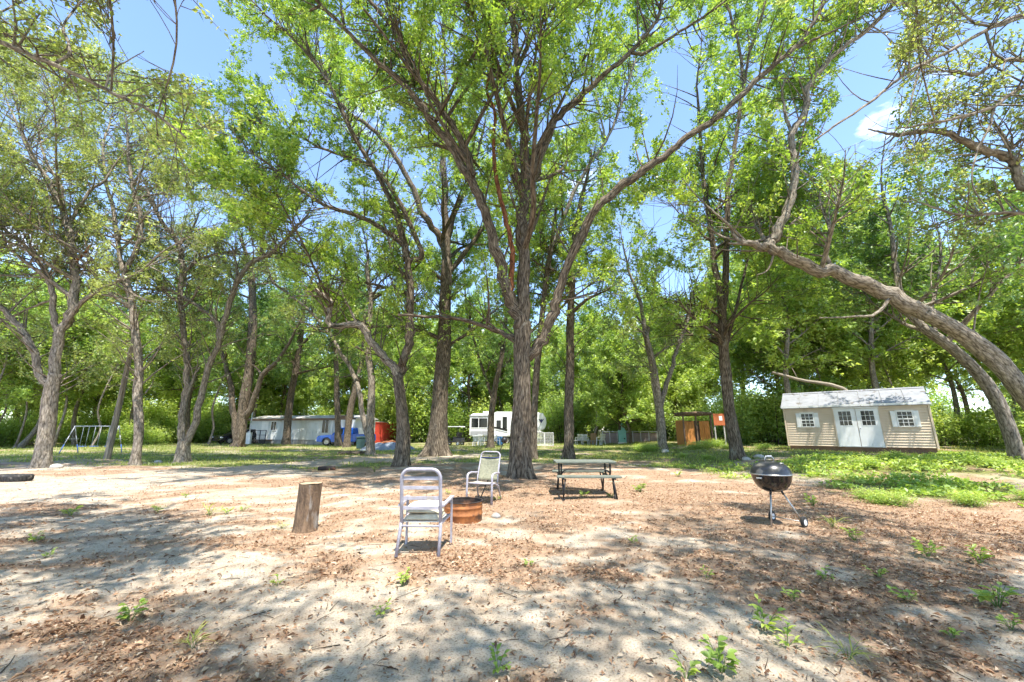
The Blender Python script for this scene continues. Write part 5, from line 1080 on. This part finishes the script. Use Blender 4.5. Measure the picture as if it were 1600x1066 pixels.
# ------------------------------------------------------------------ metal chair seen from behind
q = G(655, 868); ch = thing('metal_chair', 'lavender slat-back metal chair seen from behind with folded cream cushion', 'chair', (q[0], q[1], q[2] + .005), -0.03)
hw = .235; tb = .017
def backy(z): return .02 - .20 * max(0, (z - .32)) 
bf = [(-hw, backy(.28), .28), (-hw, backy(.6), .6), (-hw, backy(.86), .86)] + [(-hw + .1 - .1 * math.cos(a), backy(.86 + .11 * math.sin(a)), .86 + .11 * math.sin(a)) for a in np.linspace(.2, math.pi / 2, 5)]
bf = bf + [(-x, y, z) for x, y, z in reversed(bf)]
MB().tube(bf, tb + .004, 10).build('back_frame', 'lavender_metal', ch)
for z in (.865, .755, .635, .52): MB().box(-hw + .012, hw - .012, backy(z) - .006, backy(z) + .006, z - .021, z + .021).build('back_slat', 'lavender_metal', ch, bevel=.003)
for sx in (-1, 1):
    MB().tube([(sx * hw, backy(.36), .40), (sx * (hw + .005), .0, .30), (sx * (hw + .012), -.09, .0)], tb + .003, 10).build('leg', 'lavender_metal', ch)
    MB().bar((sx * (hw + .055), .47, .0), (sx * (hw + .055), .42, .57), .045, .022, up=(1, 0, 0)).build('leg', 'lavender_metal', ch)
    MB().bar((sx * (hw + .058), .45, .585), (sx * (hw + .02), -.03, .545), .05, .022).build('armrest', 'lavender_metal', ch, bevel=.004)
    MB().bar((sx * (hw + .03), .44, .36), (sx * hw, .0, .34), .022, .03).build('seat_rail', 'lavender_metal', ch)
MB().tube([(-hw, .0, .315), (hw, .0, .315)], .013, 8).build('rear_bar', 'lavender_metal', ch); MB().tube([(-hw - .04, .43, .36), (hw + .04, .43, .36)], .013, 8).build('front_bar', 'lavender_metal', ch)
for k in range(5): MB().box(-hw, hw, .03 + k * .085, .085 + k * .085, .352, .360).build('seat_strap', 'cushion_white', ch)
def pillow(w, d, h, seed):
    n_ = 18; u = np.linspace(-1, 1, n_); X, Y = np.meshgrid(u, u); e = ((1 - np.abs(X) ** 5) * (1 - np.abs(Y) ** 5)) ** .4; wr = (fbm(X * 2.3 + seed, Y * 2.3 + seed, 4) - .5) * .05
    V = np.concatenate([np.stack([X * w / 2, Y * d / 2, e * h + wr * e], 2).reshape(-1, 3), np.stack([X * w / 2, Y * d / 2, -e * h * .3], 2).reshape(-1, 3)]); I = np.arange(n_ * n_).reshape(n_, n_)
    F = np.stack([I[:-1, :-1], I[:-1, 1:], I[1:, 1:], I[1:, :-1]], 2).reshape(-1, 4); F2 = F[:, ::-1] + n_ * n_
    return np_mesh('cushion', V, np.concatenate([F, F2]), smooth=True)
cu = thing('seat_cushion', 'folded cream cushion on the seat of the slat-back metal chair', 'cushion', (q[0], q[1] + .24, q[2] + .375), -.03)
link('lower_fold', pillow(.43, .42, .055, 3), 'cushion', cu, (0, 0, .01)); o = link('upper_fold', pillow(.42, .36, .05, 8), 'cushion', cu, (.01, .0, .075)); o.rotation_euler = (-.06, .03, .1); o = link('top_fold', pillow(.42, .30, .03, 13), 'cushion_white', cu, (0, .04, .135)); o.rotation_euler = (.04, 0, -.05)

# ------------------------------------------------------------------ sling chair
q = G(752, 787); sc_ = thing('sling_chair', 'lavender framed sling chair facing the fire ring in front of the central oak', 'chair', (q[0], q[1], q[2]), -.30)
hs = .275; sc_.scale = (.97, .97, .90)
MB().tube([(-hs + .04, .33, .30), (-hs + .04, .36, .55), (-hs + .05, .52, .98)] + arc((-hs + .14, .53, 1.0), .09, math.pi, math.pi / 2, 4) + arc((hs - .14, .53, 1.0), .09, math.pi / 2, 0, 4) + [(hs - .05, .52, .98), (hs - .04, .36, .55), (hs - .04, .33, .30)], .016, 8).build('back_frame', 'lavender_metal', sc_)
MB().tube([(-hs + .05, .51, .955), (hs - .05, .51, .955)], .015, 8).build('top_bar', 'navy', sc_)
def cloth(name, mat, c0, c1, c2, sag):
    n_ = 10; V = []
    for i in range(n_ + 1):
        for j in range(n_ + 1):
            s, t_ = i / n_, j / n_; V.append(np.array(c0) + (np.array(c1) - np.array(c0)) * s + (np.array(c2) - np.array(c0)) * t_ + np.array(sag) * math.sin(math.pi * t_) * (.4 + .6 * math.sin(math.pi * s)))
    I = np.arange((n_ + 1) ** 2).reshape(n_ + 1, n_ + 1); F = np.stack([I[:-1, :-1], I[:-1, 1:], I[1:, 1:], I[1:, :-1]], 2).reshape(-1, 4)
    o = link(name, np_mesh(name, V, F, smooth=True), mat, sc_); s_ = o.modifiers.new('thick', 'SOLIDIFY'); s_.thickness = .008; return o
cloth('back_sling', 'sling', (-hs + .05, .505, .94), (-hs + .05, .345, .46), (hs - .05, .505, .94), (0, .04, 0)); cloth('seat_sling', 'sling_seat', (-hs + .04, .36, .42), (-hs + .04, -.08, .44), (hs - .04, .36, .42), (0, 0, -.04))
MB().tube([(-hs, -.09, .435), (hs, -.09, .435)], .016, 8).build('front_bar', 'lavender_metal', sc_)
for sx in (-1, 1):
    MB().tube([(sx * hs, -.12, 0), (sx * hs, -.13, .30), (sx * hs, -.12, .52)] + arc((sx * hs, -.04, .56), .08, math.pi, math.pi * .55, 3, 'yz') + [(sx * hs, .1, .65), (sx * hs, .28, .63), (sx * (hs - .03), .42, .62)], .022, 8).build('armrest', 'lavender_metal', sc_)
    MB().tube([(sx * (hs - .01), .5, 0), (sx * (hs - .03), .36, .34), (sx * (hs - .02), .1, .42), (sx * hs, -.09, .435)], .016, 8).build('leg', 'lavender_metal', sc_)
q1, q2 = G(749, 783), P(788, 688, 9.6); rd = thing('metal_rod', 'thin black rod with rounded head leaning behind the sling chair', 'rod', q1); v2 = q2 - q1
MB().tube([(0, 0, 0), tuple(v2 * .5), tuple(v2)], .012, 6).build('shaft', 'black_metal', rd); MB().lathe([(.001, -.04), (.05, -.03), (.075, 0), (.05, .03), (.001, .04)], 12, tuple(v2), 'y').build('head', 'black_metal', rd)

# ------------------------------------------------------------------ fire ring
q = G(722, 815); fr_ = thing('fire_ring', 'rusty orange steel fire ring beside the metal chair', 'fire ring', (q[0], q[1] + .12, q[2])); r_ = .315; hh_ = .30
MB().lathe([(r_, -.03), (r_ + .002, .09), (r_ + .012, .105), (r_ + .012, .12), (r_ + .002, .135), (r_, .20), (r_ + .010, .212), (r_ + .010, .225), (r_, .24), (r_ + .002, hh_)], 48).build('wall', 'rust', fr_)
MB().lathe([(r_ + .002, hh_ - .004), (r_ + .016, hh_), (r_ + .016, hh_ + .012), (r_ - .006, hh_ + .014), (r_ - .012, hh_), (r_ - .008, hh_ - .004)], 48).build('rim', 'soot', fr_)
MB().lathe([(r_ - .008, hh_), (r_ - .01, -.02)], 48).build('inner_wall', 'soot', fr_); MB().lathe([(r_ - .01, .05), (.2, .07), (.1, .1), (.001, .11)], 30).build('ash_bed', 'ash', fr_)
for k in range(3):
    q9 = thing('charred_stick', ['charred stick lying across the ash in the fire ring', 'short burnt stick at the back of the fire ring', 'thin burnt stick at the front of the fire ring'][k], 'stick', (q[0] + (-.05, .06, 0)[k], q[1] + .12 + (0, .1, -.1)[k], q[2] + .14), k * 1.1); pp = catmull([(-.16, 0, 0), (0, .02, .02), (.16, 0, .0)], 3); link('wood', limb_mesh('wood', pp, np.full(len(pp), .022 - .004 * k), 7), 'soot', q9); link('tip', limb_mesh('tip', pp[-1] + catmull([(0, 0, 0), (.015, 0, 0), (.03, .002, .004)], 2), np.linspace(.018, .008, 5), 7), 'ash', q9)

# ------------------------------------------------------------------ standing stump
q = G(475, 829); sp = thing('log_stump', 'upright cut log stump standing left of the metal chair', 'stump', q, .4); hs_ = .655
pp = catmull([(0, 0, -.03), (.01, 0, .2), (.015, .01, .45), (.02, 0, hs_)], 6); link('bark', limb_mesh('bark', pp, np.interp(np.linspace(0, 1, len(pp)), [0, .1, .4, 1], [.195, .172, .160, .158]), 26, knobs=.14, cap=False), 'stump_bark', sp)
n_ = 26; tv = [(.02, 0, hs_ + .004)] + [(.02 + .150 * math.cos(k * 6.283 / n_) * (1 + .05 * math.sin(k * 2.1)), .150 * math.sin(k * 6.283 / n_), hs_ + .003 * math.sin(k)) for k in range(n_)]
MB().add(tv, [(0, 1 + k, 1 + (k + 1) % n_) for k in range(n_)]).build('cut_face', 'cut_wood', sp)

# ------------------------------------------------------------------ picnic table
T0 = G(875, 777); TX = (0.97 + 2.38) / 2; tbx = thing('picnic_table', 'small weathered grey-green picnic table with black tube frame', 'picnic table', (P(912, 730, 9.6)[0], 9.6, float(GZ(1.6, 9.6))), -.02); TL = 1.36
for k in range(5):
    y0 = -.36 + k * .146; MB().box(-TL / 2 - .006 * (k % 2), TL / 2 + .008 * (k % 3), y0, y0 + .138, .70, .738 + .002 * (k % 2)).build('top_plank', 'table_wood', tbx, bevel=.006)
for s_ in (-1, 1):
    for k in range(2): y0 = s_ * .62 - .13 + k * .135; MB().box(-TL / 2 - .01 + .02 * k, TL / 2 + .012, y0, y0 + .127, .425, .463).build('bench_plank', 'table_wood', tbx, bevel=.006)
for sx in (-1, 1):
    x = sx * (TL / 2 - .13)
    MB().tube([(x, -.28, .69), (x, -.28, .50), (x, -.22, .43), (x, -.05, .40), (x, .05, .40), (x, .22, .43), (x, .28, .50), (x, .28, .69)], .021, 8).build('top_support', 'black_metal', tbx)
    MB().tube([(x, -.74, .41), (x, -.4, .40), (x, .4, .40), (x, .74, .41)], .021, 8).build('bench_support', 'black_metal', tbx)
    for s_ in (-1, 1):
        MB().tube([(x, s_ * .50, .41), (x, s_ * .56, .2), (x, s_ * .64, 0.0), (x, s_ * .76, .0)], .021, 8).build('leg', 'black_metal', tbx)
        MB().tube([(x - sx * .04, s_ * .70, .41), (x + sx * .02, s_ * .74, .0)], .017, 8).build('leg', 'black_metal', tbx)
yb_ = -.30; MB().tube([(-TL / 2 + .13, yb_, .47), (-TL / 2 + .19, yb_, .54), (-TL / 2 + .26, yb_, .56), (TL / 2 - .26, yb_, .56), (TL / 2 - .19, yb_, .54), (TL / 2 - .13, yb_, .47)], .017, 8).build('brace', 'black_metal', tbx)

# ------------------------------------------------------------------ kettle grill
q = P(1206, 750, 6.5); q[2] = float(GZ(q[0], q[1])); kg = thing('kettle_grill', 'black kettle charcoal grill with dusty lid standing right of centre', 'grill', (q[0], q[1], q[2]), 0); kg.scale = (.97, .97, 1.0)
R_ = .287; zr = .735
MB().lathe([(.03, zr - .262), (.10, zr - .252), (.18, zr - .215), (.235, zr - .155), (.27, zr - .085), (R_, zr - .01), (R_ + .006, zr)], 44).build('bowl', 'bowl_enamel', kg)
MB().lathe([(R_ + .006, zr - .002), (R_ + .012, zr + .004), (R_ + .010, zr + .016), (R_, zr + .018)], 44).build('rim', 'steel', kg)
MB().lathe([(R_ + .004, zr + .012), (R_ - .004, zr + .05), (.262, zr + .105), (.215, zr + .152), (.14, zr + .188), (.06, zr + .203), (.001, zr + .206)], 44).build('lid', 'lid_enamel', kg)
MB().tube([(-.075, 0, zr + .195), (-.068, 0, zr + .245), (-.045, 0, zr + .268), (.045, 0, zr + .268), (.068, 0, zr + .245), (.075, 0, zr + .195)], .010, 8).build('handle', 'steel', kg); MB().tube([(-.045, 0, zr + .27), (.045, 0, zr + .27)], .017, 10).build('grip', 'galvanised', kg)
MB().lathe([(.001, 0), (.045, 0), (.045, .008), (.001, .01)], 16, (.1, -.12, zr + .172)).build('lid_vent', 'steel', kg)
MB().bar((-.30, -.10, zr - .04), (-.25, -.16, zr - .04), .03, .02).build('side_handle', 'steel', kg)
feet = [(-.20, -.15, .0), (.28, -.17, .075), (.07, .27, .075)]
for i, f in enumerate(feet):
    d2 = Vector((f[0], f[1], 0)).normalized(); MB().tube([tuple(d2 * .115 + Vector((0, 0, zr - .25))), (f[0], f[1], f[2])], .0125, 8).build('leg', 'steel', kg); MB().tube([tuple(d2 * .10 + Vector((0, 0, zr - .22))), tuple(d2 * .13 + Vector((0, 0, zr - .29)))], .017, 8).build('leg_socket', 'black_metal', kg)
for i in (1, 2):
    f = feet[i]; w = MB().lathe([(.045, -.022), (.07, -.022), (.077, -.012), (.077, .012), (.07, .022), (.045, .022)], 22, (0, 0, 0), 'y').build('wheel', 'rubber', kg, (f[0] + .02, f[1], .075)); w.rotation_euler = (0, 0, .5)
    MB().lathe([(.046, -.021), (.04, -.014), (.02, -.018), (.001, -.02)], 18, (0, 0, 0), 'y').lathe([(.046, .021), (.04, .014), (.001, .018)], 18, (0, 0, 0), 'y').build('hub', 'rv_white', w)
MB().tube([feet[1], feet[2]], .008, 6).build('axle', 'steel', kg)

# ------------------------------------------------------------------ stones at the trunk and fire ring
def stone(px, py, r, lab):
    q = G(px, py); n1, n2 = 10, 7; V = []; s0 = random.random() * 50
    for i in range(n2):
        for k in range(n1):
            a = 2 * math.pi * k / n1; e = math.pi * i / (n2 - 1); v = np.array([math.sin(e) * math.cos(a), math.sin(e) * math.sin(a), math.cos(e) * .6]); V.append(v * r * (.75 + .5 * float(fbm(v[0] * 1.5 + s0, v[1] * 1.5 + v[2] * 2 + s0, 3))))
    I = np.arange(n1 * n2).reshape(n2, n1); F = [(I[i, k], I[i, (k + 1) % n1], I[i + 1, (k + 1) % n1], I[i + 1, k]) for i in range(n2 - 1) for k in range(n1)]
    tag(link('stone', np_mesh('stone', V, F, smooth=True), 'stone', None, (q[0], q[1], q[2] + r * .15)), lab, 'stone', 'loose stones')
stone(775, 808, .09, 'small pale stone on the sand right of the fire ring'); stone(1186, 716, .22, 'grey stone at the right foot of the fluted twin tree'); stone(1166, 722, .18, 'grey stone in front of the fluted twin tree'); stone(247, 723, .16, 'pale stone between the wavy and V-shaped live oaks'); stone(88, 731, .2, 'grey stone right of the thick live oak foot'); stone(1040, 708, .25, 'pale stone at the greyish forked tree foot')

# ------------------------------------------------------------------ weeds on the sand, each its own plant
LEAFM = []
for k in range(3):
    w, l = (.045, .085) if k == 0 else ((.055, .075) if k == 1 else (.035, .10))
    V = [(0, 0, 0), (w * .45, l * .3, .010), (w * .5, l * .55, .012), (w * .25, l * .85, .004), (0, l, -.006), (-w * .25, l * .85, .004), (-w * .5, l * .55, .012), (-w * .45, l * .3, .010), (0, l * .3, 0), (0, l * .6, .002)]
    me = np_mesh('leaf', V, [(0, 1, 8), (1, 2, 8), (2, 9, 8), (2, 3, 9), (3, 4, 9), (0, 8, 7), (7, 8, 6), (6, 8, 9), (6, 9, 5), (5, 9, 4)], attr=[(.35, .6, .85)[k]] * 10); me.materials.append(MATS['leaf_weed']); LEAFM.append(me)
V = [(-.006, 0, 0), (.006, 0, 0), (.007, .09, .02), (-.007, .09, .02), (.004, .17, .01), (-.004, .17, .01), (0, .22, -.02)]
me = np_mesh('leaf', V[:4] + V[4:6] + V[6:], [(0, 1, 2), (0, 2, 3), (3, 2, 4), (3, 4, 5), (5, 4, 6)], attr=[.7] * 5); me.materials.append(MATS['leaf_grass']); LEAFM.append(me)
def weed(px, py, s, nst, lab, lm):
    q = G(px, py); w = thing('weed_plant', lab, 'weed', (q[0], q[1], float(GZ(q[0], q[1])) - .005), random.uniform(0, 6.28), 'weeds on the sand'); w.scale = (s * .68, s * .68, s * .68)
    for i in range(nst):
        a = i * 2.4 + random.random(); ln = random.uniform(.10, .26); tilt = random.uniform(.25, .95)
        p0 = Vector((0.01 * math.cos(a), .01 * math.sin(a), 0)); p2 = Vector((math.cos(a) * math.sin(tilt) * ln, math.sin(a) * math.sin(tilt) * ln, math.cos(tilt) * ln)); p1 = (p0 + p2) / 2 + Vector((0, 0, .03))
        MB().tube([p0, p1, p2], [.004, .003, .002], 4, cap=False).build('stem', 'leaf_weed', w)
        for j in range(random.randint(3, 5)):
            t_ = .35 + .65 * j / 4; p = p0.lerp(p2, t_) + Vector((0, 0, .02 * math.sin(t_ * 3.1))); o = link('leaf', LEAFM[3 if lm == 3 else (lm + (j % 2)) % 3], None, w, p); o.rotation_euler = (random.uniform(-.1, .6), random.uniform(-.3, .3), a - 1.57 + random.uniform(-1.3, 1.3)); k = random.uniform(.7, 1.25); o.scale = (k, k, k)
WD = [(204, 968, 1.0, 7, 'bright weed clump on the sand, left foreground'), (628, 914, 1.0, 7, 'bright weed clump below the metal chair'), (432, 916, .7, 5, 'small weed between the stump and the lower frame edge'), (300, 1018, .8, 6, 'weed clump nearest the lower left corner'), (596, 962, .7, 6, 'weed lower left of the chair weed'), (777, 1046, .8, 6, 'weed at the lower edge near the centre'),
      (1195, 985, 1.1, 8, 'leafy weed sprig on the sand below the kettle grill'), (1128, 1052, 1.2, 8, 'large dark leafy weed at the lower edge'), (1072, 1062, .8, 5, 'weed at the lower edge left of the large dark one'), (1230, 1010, .8, 6, 'weed right of the leafy sprig below the grill'), (1325, 1030, .9, 6, 'weed in brown litter at the lower right'), (1375, 905, .8, 6, 'low broad weed in shaded litter right of the grill'), (1420, 940, .9, 5, 'broad-leaf weed in sunny litter at right'), (1560, 950, 1.3, 9, 'tall bright weed at the right edge'), (1580, 985, .8, 5, 'weed below the tall one at the right edge'), (1490, 1000, .7, 5, 'small weed in litter near the right edge'), (1105, 905, .7, 5, 'pale weed on bright sand left of the grill shade'),
      (328, 805, 1.1, 7, 'weed left of the log stump, leftmost of three'), (355, 803, 1.0, 6, 'weed left of the log stump, middle of three'), (380, 798, .9, 6, 'weed left of the log stump, nearest the stump'), (247, 800, 1.0, 7, 'weed clump on the sand left of the stump weeds'), (290, 778, .8, 6, 'small weed far left of the stump'), (55, 848, .9, 6, 'weed near the left frame edge'), (110, 806, 1.2, 8, 'spreading weed patch at left'), (440, 826, .9, 6, 'weed touching the left foot of the stump'), (700, 772, .9, 5, 'weed between the two chairs'), (913, 776, 1.0, 6, 'weed under the picnic table'), (955, 778, .9, 6, 'weed at the right leg of the picnic table'), (1000, 768, 1.6, 9, 'bushy weed right of the picnic table'), (1060, 745, 1.4, 8, 'weed on the sand beyond the picnic table'), (777, 782, .8, 5, 'weed at the sling chair leg'), (1300, 825, 1.2, 7, 'weed right of the grill wheel'), (1335, 845, 1.2, 7, 'weed clump in litter right of the grill'), (1270, 790, 1.5, 8, 'bushy weed right behind the grill'), (990, 850, .7, 5, 'tiny weed in the shade left of the grill'), (825, 885, .6, 5, 'tiny weed on bright sand right of the metal chair'), (1450, 870, 1.3, 8, 'weed clump in the litter at far right'), (1530, 880, 1.2, 8, 'weed clump near the right edge above the tall weed'), (585, 737, 1.6, 8, 'leafy weed beside the sandy track left of the crooked oak'), (75, 870, .7, 5, 'tiny weed below the left edge weed'), (1290, 905, .8, 5, 'weed in the shade below the grill wheels'), (1240, 940, .8, 5, 'small weed between sand and litter below the grill')]
for i, wdef in enumerate(WD): weed(*wdef, (0, 1, 2, 3, 1, 0, 2)[i % 7])

# ------------------------------------------------------------------ uncountable small stuff: fallen leaves, grass, ground cover
def in_front(n, y0, y1, k=1.45, pad=1.5, pw_=1.0):
    y = y0 + (y1 - y0) * RNG.random(n) ** pw_; x = (RNG.random(n) * 2 - 1) * (y * k + pad); return x, y
x, y = in_front(1250000, .6, 17, 1.4, 1.5, 1.15); mk = litter_mask(x, y); w_ = np.clip((mk - .12) * 1.1, 0.10, 1); keep = RNG.random(len(x)) < w_ * np.clip(4.5 / (y + 1), .3, 1) * .42
x, y = x[keep], y[keep]; C = np.stack([x, y, GZ(x, y) + .006 + .012 * RNG.random(len(x))], 1); big = .017 + .034 * RNG.random(len(x)) ** 1.6 ; big = big * (.7 + .5 * RNG.random(len(x)))
tag(link('fallen_leaves', leaf_mesh('fallen_leaves', C, big, .42, up=2.2, fold=.22), 'leaf_dry'), 'brown fallen oak leaves scattered over the sand', 'leaf litter', kind='stuff')
x, y = in_front(1900, .8, 15, 1.3, 1.2, 1.1); a = RNG.random(len(x)) * 6.28; ln = .05 + .22 * RNG.random(len(x)) ** 2.5; dx = np.stack([np.cos(a) * ln, np.sin(a) * ln], 1)
Z = lambda xx, yy, h: np.stack([xx, yy, GZ(xx, yy) + h], 1)
V, F, T_ = twig_geo(Z(x, y, .006), Z(x + dx[:, 0] * .5 + RNG.normal(size=len(x)) * .01, y + dx[:, 1] * .5, .012), Z(x + dx[:, 0], y + dx[:, 1], .008), .0016 + .010 * ln, np.full(len(x), .0018), 3, 2)
tag(link('fallen_twigs', np_mesh('fallen_twigs', V, F, tcv=T_), 'bark_dark'), 'thin fallen twigs scattered over the sand and litter', 'twigs', kind='stuff')
def blades(name, x, y, h, mat, label, cat, w=.012):
    N = len(x); z = GZ(x, y); a = RNG.random(N) * 6.28; hh = h * (.5 + RNG.random(N)); ln = RNG.normal(size=(N, 2)) * .35 * hh[:, None]
    A_ = np.stack([x - np.cos(a) * w, y - np.sin(a) * w, z], 1); B_ = np.stack([x + np.cos(a) * w, y + np.sin(a) * w, z], 1); C_ = np.stack([x + ln[:, 0], y + ln[:, 1], z + hh], 1)
    V = np.stack([A_, B_, C_], 1).reshape(-1, 3); F = np.arange(N * 3).reshape(-1, 3); tag(link(name, np_mesh(name, V, F, attr=np.clip(fbm(x * .8, y * .8, 3) + RNG.normal(size=N) * .15, 0, 1)), mat), label, cat, kind='stuff')
x, y = in_front(330000, 13, 46, 1.25, 2); keep = RNG.random(len(x)) < np.clip(green_mask(x, y) - .12, 0, 1) * .42; x, y = x[keep], y[keep]
blades('lawn_grass', x, y, .05 + .0018 * y, 'leaf_grass', 'short sunlit grass of the lawn between the trees', 'grass', .02)
x, y = in_front(60000, 4.5, 17, 1.3, 1); keep = (RNG.random(len(x)) < np.clip(green_mask(x, y) - .25, 0, 1) * .7) & (x > 4); x, y = x[keep], y[keep]; k0 = len(x)
rep = np.repeat(np.arange(k0), 5); x2 = x[rep] + RNG.normal(size=len(rep)) * .07; y2 = y[rep] + RNG.normal(size=len(rep)) * .07; hgt = .03 + (.13 + .22 * sstep(9, 12, x2) * sstep(15, 11, y2)) * RNG.random(len(rep)) * fbm(x2 * .9, y2 * .9 + 4, 3) * 1.6
C = np.stack([x2, y2, GZ(x2, y2) + hgt], 1); C = C[:70000]
tag(link('ground_cover', leaf_mesh('ground_cover', C, .095, .6, up=1.3, rnd=np.clip(.3 + .7 * fbm(C[:, 0] * .7, C[:, 1] * .7 + 9, 3) + RNG.normal(size=len(C)) * .14, 0, 1)), 'leaf_weed'), 'bright green leafy ground cover spreading in front of the shed', 'ground cover', kind='stuff')

# ------------------------------------------------------------------ tell look-alikes of the woods apart by their order from the left
ORD = ['first', 'second', 'third', 'fourth', 'fifth', 'sixth', 'seventh', 'eighth', 'ninth', 'tenth', 'eleventh', 'twelfth', 'thirteenth', 'fourteenth', 'fifteenth', 'sixteenth', 'seventeenth', 'eighteenth', 'nineteenth', 'twentieth']
byl = {}
for o in COL.objects:
    if o.parent is None and o.get('label') and o.get('category') in ('tree', 'bush'): byl.setdefault(o['label'], []).append(o)
for lab, os_ in byl.items():
    if len(os_) > 1:
        os_.sort(key=lambda o: math.atan2(o.location.x, o.location.y))
        for i, o in enumerate(os_): o['label'] = lab + ', ' + (ORD[i] if i < 20 else 'twenty-' + ORD[i - 20]) + ' from left'
